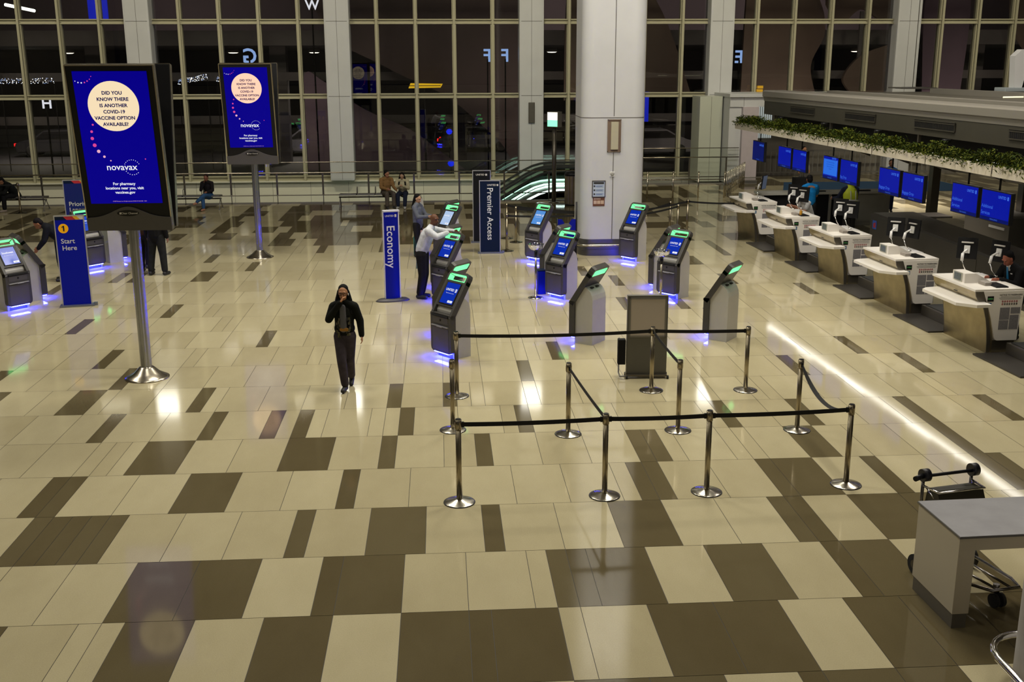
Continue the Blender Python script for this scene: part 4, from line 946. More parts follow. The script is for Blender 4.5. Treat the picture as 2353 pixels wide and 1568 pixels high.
for q in ((.82, -.08, 'hanging blue display nearest the camera reading Additional Services', AD), (1.81, .92, 'second hanging display from the camera, also reading Additional Services', AD),
          (3.73, 2.86, 'hanging display reading Baggage Drop, third from the camera', BD_), (4.76, 3.84, 'hanging display reading Baggage Drop, fourth from the camera', BD_),
          (6.71, 5.80, 'blue hanging display with dim text just right of the light blue one', ['', 'Bag Drop']), (7.68, 6.83, 'hanging display showing a lighter blue notice with lines of text', []),
          (9.60, 8.72, 'right one of the two far hanging displays near the portal', ['']), (10.62, 9.72, 'left one of the two far hanging displays near the portal', ['']), (12.61, 11.69, 'farthest hanging display, dark navy, beside the pinkish pier', [''])):
    screen_hang(q[0], q[1], q[2], q[3], light='lighter' in q[2], navy='navy' in q[2])

# planter ledge with greenery above the counters
t = thing('planter_ledge', 'long pale planter ledge with dark green foliage above the check-in counters', 'planter', tuple(D(0, 0)), DA)
seams = [-4.15, -1.87, .42, 2.7, 4.98, 7.26, 9.54, 11.8, 13.95]
for a_, b_ in zip(seams, seams[1:]):
    b = MB(); b.prism([(0, 2.94), (.30, 2.94), (.30, 3.10), (.28, 3.10), (.28, 2.98), (.02, 2.98), (.02, 3.13), (0, 3.13)], a_+.02, b_-.02, 'y'); b.build('trough', planter_m, t)
b = MB(); b.box(.01, .29, -4.1, 13.9, 2.98, 3.07); b.build('soil', mat('soil', (.02, .015, .01), .9), t)
b = MB(); rr = random.Random(21)
u = -4.1
for k in range(21000):
    u = rr.uniform(-4.1, 13.98); x = rr.gauss(.13, .085); hmax = .24+.05*math.sin(u*3.1)+.04*math.sin(u*7.7+1)
    z = 3.06+rr.random()*hmax; x = max(-.10, min(.34, x))
    if x < .0: z = min(z, 3.16)-rr.random()*.05
    l_ = rr.uniform(.025, .05); wd = l_*.35
    m_ = Euler((rr.uniform(-1, 1), rr.uniform(-1, 1), rr.uniform(0, 2*PI))).to_matrix(); c = Vector((x, u, z))
    b.use(leaf_m if rr.random() < .62 else leaf2_m)
    f_ = b.bm.faces.new([b.bm.verts.new(c+m_ @ Vector(q)) for q in ((-l_, 0, 0), (0, -wd, .004), (l_, 0, 0), (0, wd, .004))]); f_.material_index = b.mi
tag(b.build('foliage', None, t, recalc=False), None, None, None, 'stuff')
for u in (.42, 4.98, 9.54, 13.5, -3.5):
    b = MB(); b.box(.30, 1.15, u-.03, u+.03, 2.96, 3.03); b.box(.98, 1.04, u-.03, u+.03, 3.0, 3.4); b.build('bracket', steel_dark, t)

# canopy roof over the desks
t = thing('desk_canopy', 'big dark canopy with pale moulded edge and air vents over the check-in desks', 'canopy', tuple(D(0, 0)), DA)
U1 = 14.3
b = MB(); b.box(1.0, 15, -4.5, U1, 3.40, 3.93); b.build('roof', mat('roof_grey', (.13, .12, .095), .55, noise=.12, nscale=1), t)
b = MB(); b.prism([(.90, 3.83), (.90, 3.97), (.96, 4.0), (1.5, 4.0), (1.5, 3.93), (1.0, 3.93), (1.0, 3.70), (.955, 3.70), (.94, 3.80)], -4.5, U1+.02, 'y'); b.build('moulding', canopy_mould, t)
b = MB(); b.box(.965, 1.0, -4.5, U1, 3.33, 3.71); b.build('fascia', canopy_dark, t)
for (v0, z0, v1, z1, nm) in ((2.2, 3.93, 2.5, 4.02, 'roof_edge'), (5.2, 3.93, 5.5, 4.06, 'roof_edge')):
    b = MB(); b.box(v0, v1, -4, U1-1.5, z0, z1); b.build(nm, canopy_mould, t)
for u in (-1.8, 1.6-.8, 4.30, 7.79, 11.35):
    if u < 1.5 and u > 0: u = .78
    b = MB(); b.use(mat('vent_dark', (.02, .018, .013), .6)).box(.945, .966, u-.83, u+.83, 3.47, 3.64); b.use(black); b.box(.94, .95, u-.79, u+.79, 3.485, 3.60)
    b.use(mat('vent_frame', (.045, .04, .028), .6)); b.box(.93, .95, u-.83, u+.83, 3.465, 3.485); b.box(.93, .95, u-.83, u+.83, 3.60, 3.615); b.box(.93, .95, u-.83, u+.83, 3.635, 3.65)
    for k in range(26): b.box(.938, .95, u-.79+k*.063, u-.785+k*.063, 3.485, 3.60)
    b.build('air_vent', None, t)
b = MB(); b.prism([(1.5, 3.34), (2.9, 2.8), (5.5, 2.8), (5.5, 3.4), (1.5, 3.4)], -4.5, U1-.3, 'y'); b.build('underside', canopy_dark, t)
b = MB(); b.prism([(1.55, 2.95), (1.58, 2.98), (3.3, 2.32), (3.27, 2.29)], -4.5, 8.2, 'y'); b.build('sloping_panel', mat('slope_dark', (.055, .05, .042), .4), t)
for u in (-2.9, -.8, 1.3, 3.4, 5.5, 7.6, 9.9, 12.2):
    b = MB(); b.prism([(1.5, 2.93), (1.5, 3.04), (3.3, 2.37), (3.3, 2.26)], u-.05, u+.05, 'y'); b.build('rib', steel_dark, t)
for (u, v) in ((-3, 6), (3, 6), (9, 6), (13.6, 6)):
    b = MB(); b.box(v-.12, v+.12, u-.12, u+.12, 0, 3.4); b.build('support', steel_dark, t)
# white robot-like arm and glowing rope on the roof
t = thing('roof_fixture', 'white angular fixture standing on the canopy roof at the right edge', 'fixture', (14.63, 21.6, 3.98))
b = MB(); b.prism([(-.10, .12), (-.16, .95), (.02, 1.12), (.15, 1.12), (.15, 1.02), (1.6, 1.35), (1.6, .75), (.2, .55), (.12, .12)], -.14, .14, 'y'); b.build('arm', white_paint, t)
b = MB(); b.box(-.42, .62, -.3, .3, .02, .12, bev=.02); b.build('foot', mat('pale_blue_grey', (.4, .45, .47), .4), t)
b = MB(); b.tube([(12.4, 17.9, 3.965), (12.9, 18.0, 3.965), (13.6, 18.1, 3.965), (15, 18.2, 3.965)], .02, 6); b.build('rope_light', mat('rope', (1, 1, .8), .5, emit=(1, .95, .6), es=.8)) if False else None
tag(b.build('rope_light', mat('rope', (1, 1, .8), .5, emit=(1, .95, .6), es=.8)), 'glowing rope light lying on the canopy roof at the right edge', 'light')

# ------------------------------------------------------------------ behind the counters
dark_box = mat('belt_case', (.045, .04, .034), .35, noise=.15, nscale=2)
t = thing('baggage_conveyor', 'long dark baggage conveyor running behind the check-in counters', 'conveyor', tuple(D(0, 0)), DA)
b = MB(); sec = []
for (u, z) in ((10.0, .98), (6, .88), (2, .72), (-3.5, .70)): sec.append([b.bm.verts.new(p) for p in ((2.45, u, 0), (2.45, u, z), (2.52, u, z+.03), (3.6, u, z+.03), (3.6, u, 0))])
for A_, B_ in zip(sec, sec[1:]):
    for k in range(4): b.bm.faces.new((A_[k], A_[k+1], B_[k+1], B_[k]))
b.bm.faces.new(sec[0]); b.bm.faces.new(sec[-1][::-1]); b.build('casing', dark_box, t)
b = MB()
for u in (4.8, -.2): b.box(2.440, 2.452, u, u+.012, 0, .72)
b.box(2.43, 2.455, -3.5, 9.98, .10, .13); b.build('seams', steel_dark, t)
b = MB(); b.prism([(-.1, .0), (.12, 0), (.12, .22), (-.1, .22)], -.004, 0, 'y'); 
o = b.build('warning_sticker', mat('sticker_b', (.03, .10, .45), .5), t); o.location = (2.70, 10.01, .62); o.rotation_euler = (0, 0, PI); 
b = MB(); b.prism([(-.05, .04), (.08, .04), (.08, .18), (-.05, .14)], -.008, -.002, 'y'); b.use(red_ink); o2 = b.build('mark', red_ink, o)
bpy.data.objects[o.name].location = (2.444, 9.75, .62); o.rotation_euler = (0, 0, -PI/2)
t = thing('back_counter', 'second row of grey service counters behind the baggage conveyor', 'counter', tuple(D(0, 0)), DA)
for k, u in enumerate((-3, -.2, 2.6, 5.4, 8.2)):
    b = MB(); b.box(5.2, 5.9, u, u+2.1, 0, 1.05, bev=.01); b.build('unit', mat('unit_grey', (.14, .13, .11), .5), t)
    b = MB(); b.box(5.15, 5.95, u-.02, u+2.12, 1.05, 1.1); b.build('worktop', mat('unit_top', (.22, .21, .18), .4), t)
    b = MB(); b.box(5.18, 5.2, u+.2, u+.9, .72, .78); b.build('handle', white_paint, t)
t = thing('folded_shelf', 'dark slatted shelf standing behind the conveyor under the Baggage Drop displays', 'shelf', tuple(D(10.6, 3.9)), DA)
for k in range(3): b = MB(); b.box(-.9, .9, -.4, .4, .35+k*.22, .40+k*.22); b.build('slat', dark_box, t)
for sx in (-.8, .8): b = MB(); b.box(sx-.03, sx+.03, -.3, .3, 0, .36); b.build('leg', dark_box, t)
t = thing('far_desk', 'long grey service desk across the far end where two agents stand', 'desk', tuple(D(14.1, 0)), DA)
desk_m = mat('desk_grey', (.25, .24, .20), .5, noise=.08, nscale=4)
for k, (a_, b_, op) in enumerate(((1.15, 2.3, True), (2.3, 3.2, True), (3.2, 3.9, True), (3.9, 5.1, False))):
    b = MB(); b.box(a_, b_, .35, .85, .0, .96); b.build('body', black_matte if op else desk_m, t)
    if not op: b = MB(); b.box(a_+.02, b_-.02, .33, .36, .12, .93); b.build('front_panel', desk_m, t)
b = MB(); b.box(1.05, 5.2, .25, .95, .96, 1.02); b.build('worktop', mat('desk_top', (.42, .41, .36), .45), t)
for x in (1.1, 2.3, 3.2, 3.88): b = MB(); b.box(x-.03, x+.03, .28, .36, 0, .96); b.build('leg', desk_m, t)
for (u, v, lab) in ((14.8, 2.9, 'dark keyboard lying on the far service desk'), (14.8, 4.3, 'second dark box on the far service desk')):
    b = MB(); b.box(-.2, .2, -.08, .08, 0, .03, bev=.005); o = tag(b.build('keyboard', black, None, D(u-.2, v, 1.02), (0, 0, DA)), lab, 'keyboard')
b = MB(); b.prism([(11.9, 32.6), (19.5, 32.6), (19.5, 36.0), (13.0, 36.0)], .002, .014, 'z'); tag(b.build('carpet', mat('blue_carpet', (.01, .05, .12), .9)), 'dark blue carpet on the floor beyond the far service desk', 'carpet')
t = thing('far_railing', 'pale far railing with white balusters beyond the displays', 'railing', (13.5, 38.4, 0))
b = MB(); b.box(-1.4, 8, -.03, .03, 1.05, 1.12); b.box(-1.4, 8, -.02, .02, .15, .20); b.build('rail', grey_metal, t)
for k in range(40): b = MB(); b.box(-1.3+k*.23, -1.27+k*.23, -.015, .015, .2, 1.05); b.build('baluster', mat('baluster_grey', (.24, .23, .21), .5), t)
for (x, y, w_, h_, lab, c_) in ((12.9, 38.9, .8, 1.6, 'white striped lit panel behind the left far displays', paper), (14.6, 38.9, .7, 1.6, 'second white striped lit panel behind the far displays', paper)):
    b = MB()
    for k in range(9): b.use(mat('panel_lit', (.3, .3, .3), .5, emit=(.7, .78, .75), es=.45)).box(x-w_/2+k*w_/9, x-w_/2+k*w_/9+.04, 38.93, 38.99, 1.6, 1.6+h_)
    tag(b.build('louvred_panel'), lab, 'panel')
# spotlights from under the canopy give the desks a little light
for u in (0.6, 3.6, 6.6, 9.6, 12.6):
    tt = thing('downlight', 'small round downlight under the canopy edge above the counters', 'light', tuple(D(u, .86, 3.30)), 0, 'downlights above the counters')
    b = MB(); b.lathe([(.05, -.02), (.08, -.03), (.08, .03)], n=16); b.build('housing', black, tt)
    l = bpy.data.lights.new('spot', 'SPOT'); l.energy = 12; l.spot_size = 2.0; l.spot_blend = .8; l.shadow_soft_size = .08; l.color = (1, .90, .82)
    o = bpy.data.objects.new('spot', l); COL.objects.link(o); o.parent = tt; o.location = (0, 0, -.05)

# long linear lamp under the canopy; its mirror image streaks over the polished floor
t = thing('linear_lamp', 'long thin lamp running under the canopy edge above the counters', 'lamp', tuple(D(0, 0)), DA)
b = MB(); b.box(1.27, 1.43, -3.5, 14.0, 2.965, 3.40); b.build('housing', black_matte, t)
b = MB(); b.box(1.285, 1.415, -3.5, 14.0, 2.960, 2.965); b.build('tube', mat('linear_glow', (1, 1, 1), .5, emit=(1, .96, .9), es=10.5), t)
# fill panels added to brighten the area below the canopy and the far floor
for (x, y, z, e, lab) in ((13.2, 14, 2.70, 26, 'added fill lamp under the canopy above the back counters'), (12.6, 20, 2.70, 30, 'added fill lamp under the canopy above the conveyor end'), (15, 29, 3.9+.0, 120, 'added fill lamp above the floor beyond the far desk')):
    t = thing('fill_lamp', lab, 'lamp', (x, y, z))
    b = MB(); b.box(-.6, .6, -.6, .6, 0, .04); b.build('housing', grey_metal, t)
    o = area('fill_light', (0, 0, -.01), 1.1, 1.1, e*1.3, NEUT, spread=math.radians(96)); o.parent = t
    if y > 25: b = MB(); b.tube([(0, 0, .04), (0, 0, CEIL-z-.002)], .012, 6); b.build('cable', grey_metal, t)
# unseen fill lights added to brighten road, beams, panels and building outside
for (x, e) in ((-22, 260), (-8, 260), (6, 260), (22, 300)):
    area('road_fill', (x, 52, 5.4), 1.0, 1.0, e, (1, .86, .72), spread=math.radians(125))
for x in (-20, -8, 4, 15, 25):
    area('kerb_fill', (x, 41.2, 2.2), .5, .3, 85 if x < 10 else 130, (1, .80, .66), (math.radians(112), 0, 0))
for (x, e) in ((-20, 900), (8, 1300), (26, 1500)):
    area('facade_fill', (x, 66, 7.2), 2.0, 1.0, e, (1, .80, .70), (math.radians(115), 0, 0))

# ------------------------------------------------------------------ white table and luggage cart at the lower right
t = thing('table', 'white table with a grey top and solid end panel at the lower right', 'table', (3.38, .56, 0), math.radians(2))
wl = mat('table_white', (.50, .45, .34), .5); tw = 2.2; dp = .78
b = MB(); b.box(0, .15, 0.02, dp, .14, .86, bev=.004); b.build('end_panel', wl, t)
b = MB(); b.box(.01, .14, .03, dp-.01, 0, .14); b.build('toe_kick', mat('toe', (.12, .11, .09), .4), t)
b = MB(); b.box(.15, tw, .02, .06, .74, .86); b.box(.15, tw, dp-.04, dp, .74, .86); b.build('apron', wl, t)
b = MB(); b.box(tw-.15, tw, .02, dp, .0, .86, bev=.004); b.build('end_panel', wl, t)
b = MB(); b.box(-.012, tw+.012, 0, dp+.012, .86, .875); b.build('top_edge', mat('edge_dark', (.09, .085, .08), .4), t)
b = MB(); b.box(-.008, tw+.008, 0.004, dp+.008, .875, .88); b.build('tabletop', mat('top_grey', (.30, .30, .32), .33, noise=.12, nscale=5), t)
# second round-cornered column at the lower right corner, with its bumper rail
CX, CY = 4.22, -.95
b = MB(); b.use(mat('column_grey', (.42, .40, .38), .45)).prism([(CX+x, CY+y) for x, y in rrect(.80, .80, .30)], 0, CEIL, 'z'); struct(b.build('trim_21'))
b = MB(); b.tube([(CX+x, CY+y, .28) for x, y in rrect(.93, .93, .36, 6)], .03, 10, closed=True)
for (x, y) in ((-.87, 0), (.87, 0), (0, .87), (0, -.87)): b.tube([(CX+x*.90, CY+y*.90, .28), (CX+x*1.06, CY+y*1.06, .28)], .015, 6)
tag(b.build('bumper_rail', chrome), 'curved chrome bumper rail at the foot of the column in the bottom right corner', 'rail')

# luggage cart behind the table
t = thing('luggage_cart', 'steel luggage cart with black handle knobs parked behind the white table', 'luggage cart', (3.87, 1.46, 0), math.radians(12))
# local: x across the handle, nose towards -y
sm = mat('cart_steel', (.22, .21, .20), .25, metal=1)
for sx in (-.27, .27): b = MB(); b.tube([(sx, .30, .98), (sx, .30, .70), (sx*.9, .26, .40), (sx*.85, .24, .16)], .016, 8); b.build('upright', sm, t)
b = MB(); b.tube([(-.34, .26, 1.0), (.30, .26, 1.0)], .016, 10); b.tube([(-.42, .22, 1.0), (-.30, .27, 1.0)], .026, 10); b.build('handle', black, t)
for sx in (-.27, .27):
    b = MB(); b.tube([(sx-.035, .28, 1.0), (sx+.035, .28, 1.0)], .062, 20); o = b.build('knob', mat('knob_black', (.006, .006, .012), .4), t)
b = MB(); b.prism([(.25, .88), (.10, .88), (.02, .72), (.05, .68), (.28, .68)], -.25, .25, 'x'); b.build('basket', mat('basket_dark', (.02, .018, .008), .5), t)
b = MB(); b.tube([(-.27, .28, .89), (-.25, .08, .89), (.25, .08, .89), (.27, .28, .89)], .012, 8); b.tube([(-.26, .27, .89), (-.22, .03, .72), (-.15, -.02, .66), (.15, -.02, .66), (.22, .03, .72), (.26, .27, .89)], .010, 8); b.build('basket_rim', chrome, t)
b = MB(); b.tube([(-.24, .28, .17), (-.22, -.42, .20), (-.14, -.62, .22), (.14, -.62, .22), (.22, -.42, .20), (.24, .28, .17)], .016, 8); b.tube([(-.10, .25, .17), (-.07, -.62, .215)], .012, 8); b.tube([(.10, .25, .17), (.07, -.62, .215)], .012, 8); b.tube([(-.24, .10, .18), (.24, .10, .18)], .012, 8); b.build('platform_frame', sm, t)
b = MB(); b.tube([(0, -.50, .21), (0, -.50, .13)], .03, 10); b.build('fork', sm, t)
for wx in (-.035, .035): b = MB(); b.tube([(wx-.016, -.53, .065), (wx+.016, -.53, .065)], .065, 20); b.build('wheel', rubber, t)
for sx in (-.31, .31):
    b = MB(); b.tube([(sx-.02, .24, .10), (sx+.02, .24, .10)], .10, 24); b.build('wheel', rubber, t)
    b = MB(); b.tube([(sx-.024, .24, .10), (sx+.024, .24, .10)], .045, 16); b.build('hub', sm, t)

# ------------------------------------------------------------------ people
def remesh_build(prims, name, m, parent, vox, smooth=3):
    """fuse overlapping closed pieces into one continuous surface"""
    b = MB()
    for p in prims: p(b)
    bmesh.ops.recalc_face_normals(b.bm, faces=b.bm.faces)
    me = bpy.data.meshes.new(name); b.bm.to_mesh(me); b.bm.free()
    o = bpy.data.objects.new('tmp', me); COL.objects.link(o)
    r = o.modifiers.new('r', 'REMESH'); r.mode = 'VOXEL'; r.voxel_size = vox; r.use_smooth_shade = True
    if smooth: sm_ = o.modifiers.new('s', 'SMOOTH'); sm_.factor = .5; sm_.iterations = smooth
    bpy.context.view_layer.update()
    me2 = bpy.data.meshes.new_from_object(o.evaluated_get(bpy.context.evaluated_depsgraph_get()))
    bpy.data.objects.remove(o); me2.name = name
    for q in me2.polygons: q.use_smooth = True
    me2.materials.clear(); me2.materials.append(m)
    o2 = bpy.data.objects.new(name, me2); COL.objects.link(o2); o2.parent = parent
    return o2
def cap(p0, p1, r0, r1, n=14, flat=1.0, side=None):
    """tapered capsule; flat scales the section across 'side'"""
    p0, p1 = Vector(p0), Vector(p1)
    def f(b):
        d = (p1-p0); L_ = d.length
        d = d.normalized() if L_ > 1e-6 else Vector((0, 0, 1))
        a = Vector(side) if side is not None else (Vector((0, 1, 0)) if abs(d.y) < .9 else Vector((1, 0, 0)))
        v = (a - d*a.dot(d)).normalized(); u = d.cross(v)
        rings = []
        secs = [(-math.cos(t)*r0, math.sin(t)*r0) for t in (0.25, .6, 1.0, PI/2)] + [(L_+math.sin(t)*r1, math.cos(t)*r1) for t in (0, .57, 1.0, 1.35)]
        for (h, r) in secs:
            c = p0+d*h; rings.append([b.bm.verts.new(c+(u*math.cos(2*PI*k/n)+v*flat*math.sin(2*PI*k/n))*r) for k in range(n)])
        for A_, B_ in zip(rings, rings[1:]):
            for k in range(n): b.bm.faces.new((A_[k], A_[(k+1) % n], B_[(k+1) % n], B_[k]))
        b.bm.faces.new(rings[0][::-1]); b.bm.faces.new(rings[-1])
    return f
def ell(c, rx, ry, rz_, rot=None, n=16):
    def f(b):
        m_ = Matrix.Translation(Vector(c)) @ (rot.to_4x4() if rot is not None else Matrix.Identity(4)) @ Matrix.Diagonal((rx, ry, rz_, 1))
        bmesh.ops.create_uvsphere(b.bm, u_segments=n, v_segments=n//2+2, radius=1, matrix=m_)
    return f
STAND = dict(pel=(0, 0, .93), chest=(0, .01, 1.25), neck=(0, .015, 1.44), head=(0, -.01, 1.585), yaw=0.0, nod=0.0,
             sL=(.165, .01, 1.365), sR=(-.165, .01, 1.365), eL=(.225, .03, 1.10), eR=(-.225, .03, 1.10), wL=(.235, -.04, .86), wR=(-.235, -.04, .86),
             hL=(.085, 0, .89), hR=(-.085, 0, .89), kL=(.095, -.02, .48), kR=(-.095, -.02, .48), aL=(.10, .02, .085), aR=(-.10, .02, .085), tL=None, tR=None, hdL=None, hdR=None)
def person(label, loc, rz_, H, pose, top_c, pants_c, shoe_c, skin_c, hair=('short', (.012, .01, .009)), vox=.011, female=False, sleeve=.96, coat=0.0, extras=None, bulk=1.0, group=None, shorts=False, legs_only=False):
    sc = H/1.70
    P = dict(STAND); P.update(pose)
    V = {k: (Vector(v)*sc if isinstance(v, tuple) else v) for k, v in P.items()}
    t = thing('person', label, 'person', loc, rz_, group)
    skin = mat('skin_%02d%02d' % (int(skin_c[0]*100), int(skin_c[1]*100)), skin_c, .55, spec=.3)
    s_ = sc; bw = .92 if female else 1.0
    hd, nk = V['head'], V['neck']
    HR = Matrix.Rotation(V['yaw'], 3, 'Z') @ Matrix.Rotation(V['nod'], 3, 'X')
    def H_(x, y, z): return hd + HR @ (Vector((x, y, z))*s_)
    up = (V['chest']-V['pel']).normalized(); lat = (V['sL']-V['sR']).normalized(); fwd = lat.cross(up)*-1
    # body, one surface
    pr = [cap(V['pel'], V['chest'], .125*s_*bw, .135*s_*bw, flat=.72, side=fwd), cap(V['chest'], nk-(nk-V['chest'])*.25, .135*s_*bw, .09*s_, flat=.7, side=fwd), cap(V['sL'], V['sR'], .058*s_, .058*s_),
          cap(nk-(nk-V['chest'])*.15, hd, .055*s_*bw, .052*s_)]
    pr += [ell(H_(0, .012, .03), .073*s_, .090*s_, .088*s_, HR), ell(H_(0, -.018, -.035), .058*s_, .066*s_, .075*s_, HR), ell(H_(0, -.050, -.082), .026*s_, .024*s_, .022*s_, HR)]
    pr += [cap(H_(0, -.080, .008), H_(0, -.100, -.028), .009*s_, .014*s_, 8), ell(H_(.074, .008, -.008), .010*s_, .020*s_, .030*s_, HR, 10), ell(H_(-.074, .008, -.008), .010*s_, .020*s_, .030*s_, HR, 10),
           cap(H_(-.02, -.082, -.052), H_(.02, -.082, -.052), .008*s_, .008*s_, 8), cap(H_(-.045, -.075, .030), H_(.045, -.075, .030), .012*s_, .012*s_, 8)]
    for S_, sg in (('L', 1), ('R', -1)):
        sh, el_, wr = V['s'+S_], V['e'+S_], V['w'+S_]
        pr += [cap(sh, el_, .050*s_*bw, .038*s_*bw), cap(el_, wr, .038*s_*bw, .026*s_*bw)]
        hp, kn, an = V['h'+S_], V['k'+S_], V['a'+S_]
        pr += [cap(hp, kn, .082*s_, .052*s_), cap(kn, kn.lerp(an, .35), .052*s_, .055*s_), cap(kn.lerp(an, .35), an, .055*s_, .034*s_)]
        toe = V['t'+S_] if V['t'+S_] is not None else an+Vector((sg*.02, -.14, -.045))*s_
        pr += [cap(an+Vector((0, .02, -.03))*s_, toe, .036*s_, .026*s_)]
        # hand: palm, four fingers of unequal length and a thumb at the side of the palm
        d = V['hd'+S_]; d = (Vector(d) if d is not None else (wr-el_)).normalized()
        nrm = Vector((-sg, 0, 0)); 
        if abs(d.dot(nrm)) > .8: nrm = Vector((0, 0, -1))
        nrm = (nrm-d*nrm.dot(d)).normalized(); sd = d.cross(nrm)*sg   # sd: towards the thumb side
        if sd.y > 0: sd = -sd
        if V.get('hdflip'): sd = -sd
        hs = s_*(.90 if female else 1.0)
        pr += [cap(wr, wr+d*.035*hs, .024*hs, .028*hs, flat=.75, side=nrm), cap(wr+d*.045*hs, wr+d*.075*hs, .036*hs, .038*hs, flat=.42, side=nrm)]
        for fi, (off, ln) in enumerate(((.028, .070), (.010, .078), (-.009, .072), (-.027, .056))):
            q0 = wr+d*.085*hs+sd*off*hs; q1 = q0+d*ln*.5*hs+nrm*.010*hs; q2 = q1+d*ln*.35*hs+nrm*.022*hs
            pr += [cap(q0, q1, .0092*hs, .0085*hs, 8), cap(q1, q2, .0085*hs, .007*hs, 8)]
        q0 = wr+d*.03*hs+sd*.026*hs; q1 = q0+d*.030*hs+sd*.026*hs+nrm*.006*hs; q2 = q1+d*.028*hs+nrm*.008*hs
        pr += [cap(q0, q1, .012*hs, .010*hs, 8), cap(q1, q2, .010*hs, .008*hs, 8)]
    body = remesh_build(pr, 'body', skin, t, vox, 2)
    # face details
    for sx in (-1, 1):
        b = MB(); b.lathe([(.002, -.010), (.009, -.006), (.0105, 0), (.009, .006), (.002, .010)], n=10); e = b.build('eye', mat('eye_dark', (.02, .015, .012), .2), t)
        e.matrix_local = Matrix.Translation(H_(sx*.031, -.083, .010)) @ HR.to_4x4(); e.scale = (s_, s_*.6, s_*.7)
    b = MB(); b.tube([H_(-.022, -.090, -.055), H_(0, -.096, -.053), H_(.022, -.090, -.055)], .0045*s_, 6); b.build('mouth', mat('lip_%02d' % int(skin_c[0]*100), (skin_c[0]*.75, skin_c[1]*.45, skin_c[2]*.5), .5), t)
    # trousers
    pm = mat('cloth_%s' % '_'.join('%03d' % int(c*999) for c in pants_c), pants_c, .85, spec=.15, noise=.25, nscale=14, bump=.25)
    tm = mat('cloth_%s' % '_'.join('%03d' % int(c*999) for c in top_c), top_c, .85, spec=.15, noise=.25, nscale=14, bump=.25)
    k = bulk
    pr = [cap(V['pel']+up*.02*s_, V['pel']-up*.03*s_, .140*s_*bw, .140*s_*bw, flat=.80, side=fwd)]
    for S_ in 'LR':
        hp, kn, an = V['h'+S_], V['k'+S_], V['a'+S_]
        pr += [cap(V['pel'], hp, .10*s_, .10*s_), cap(hp, kn, .100*s_*k, .072*s_*k)]
        if not shorts: pr += [cap(kn, kn.lerp(an, .9), .072*s_*k, .060*s_*k)]
    remesh_build(pr, 'shorts' if shorts else 'trousers', pm, t, vox, 3)
    # top
    hem = V['pel'] + up*(.06-coat)*s_
    pr = [cap(hem, V['chest'], (.150+coat*.12)*s_*bw*k, .160*s_*bw*k, flat=.78, side=fwd), cap(V['chest'], nk-(nk-V['chest'])*.30, .160*s_*bw*k, .092*s_*k, flat=.74, side=fwd), cap(V['sL'], nk, .066*s_*k, .075*s_), cap(V['sR'], nk, .066*s_*k, .075*s_),
          cap(nk-(nk-V['chest'])*.2, nk-(nk-V['chest'])*.02, .070*s_, .062*s_), cap(hem+lat*.06*s_+up*.04*s_, hem-lat*.06*s_+up*.04*s_, .098*s_*k, .098*s_*k)]
    for S_ in 'LR':
        sh, el_, wr = V['s'+S_], V['e'+S_], V['w'+S_]
        if sleeve > .5: pr += [cap(sh, el_, .068*s_*k, .057*s_*k), cap(el_, el_.lerp(wr, sleeve), .057*s_*k, .043*s_*k)]
        else: pr += [cap(sh, sh.lerp(el_, .6), .070*s_*k, .062*s_*k)]
    remesh_build(pr, 'jacket' if coat else 'shirt', tm, t, vox, 3)
    # shoes
    for S_, sg in (('L', 1), ('R', -1)):
        an = V['a'+S_]; toe = V['t'+S_] if V['t'+S_] is not None else an+Vector((sg*.02, -.14, -.045))*s_
        remesh_build([cap(an+Vector((0, .03, -.035))*s_, toe, .046*s_, .038*s_, flat=1), cap(an+Vector((0, .01, 0))*s_, an+Vector((0, .01, -.02))*s_, .043*s_, .046*s_)], 'shoe', mat('shoe_%03d' % int(shoe_c[0]*999), shoe_c, .6), t, max(vox*.8, .008), 1)
    # hair
    hm = mat('hair_%03d' % int(hair[1][0]*999), hair[1], .75, spec=.12, noise=.3, nscale=40)
    hp_ = []
    if hair[0] != 'bald':
        hp_ = [ell(H_(0, .036, .058), .081*s_, .090*s_, .080*s_, HR), ell(H_(0, .054, .0), .077*s_, .068*s_, .085*s_, HR)]
    if hair[0] == 'long':
        b0 = H_(0, .06, -.02)
        for sx in (-1, 1): hp_ += [cap(H_(sx*.068, .030, .02), nk+Vector((sx*.092, .01, .02))*s_, .031*s_, .046*s_), cap(nk+Vector((sx*.092, .01, .02))*s_, nk+Vector((sx*.12, -.055, -.17))*s_, .046*s_, .036*s_)]
        hp_ += [cap(b0, nk+Vector((0, .095, -.22))*s_, .085*s_, .075*s_, flat=.6)]
    if hair[0] == 'ponytail':
        hp_ += [cap(H_(0, .10, .03), nk+Vector((-.03, .15, -.10))*s_, .035*s_, .022*s_)]
    if hair[0] == 'bald': hp_ = []
    if hair[0] == 'beard': hp_ += [ell(H_(0, -.030, -.070), .050*s_, .050*s_, .040*s_, HR)]
    if hp_: remesh_build(hp_, 'hair', hm, t, vox, 2)
    if extras: extras(t, V, s_, H_, HR)
    return t
BLK = (.012, .012, .012)
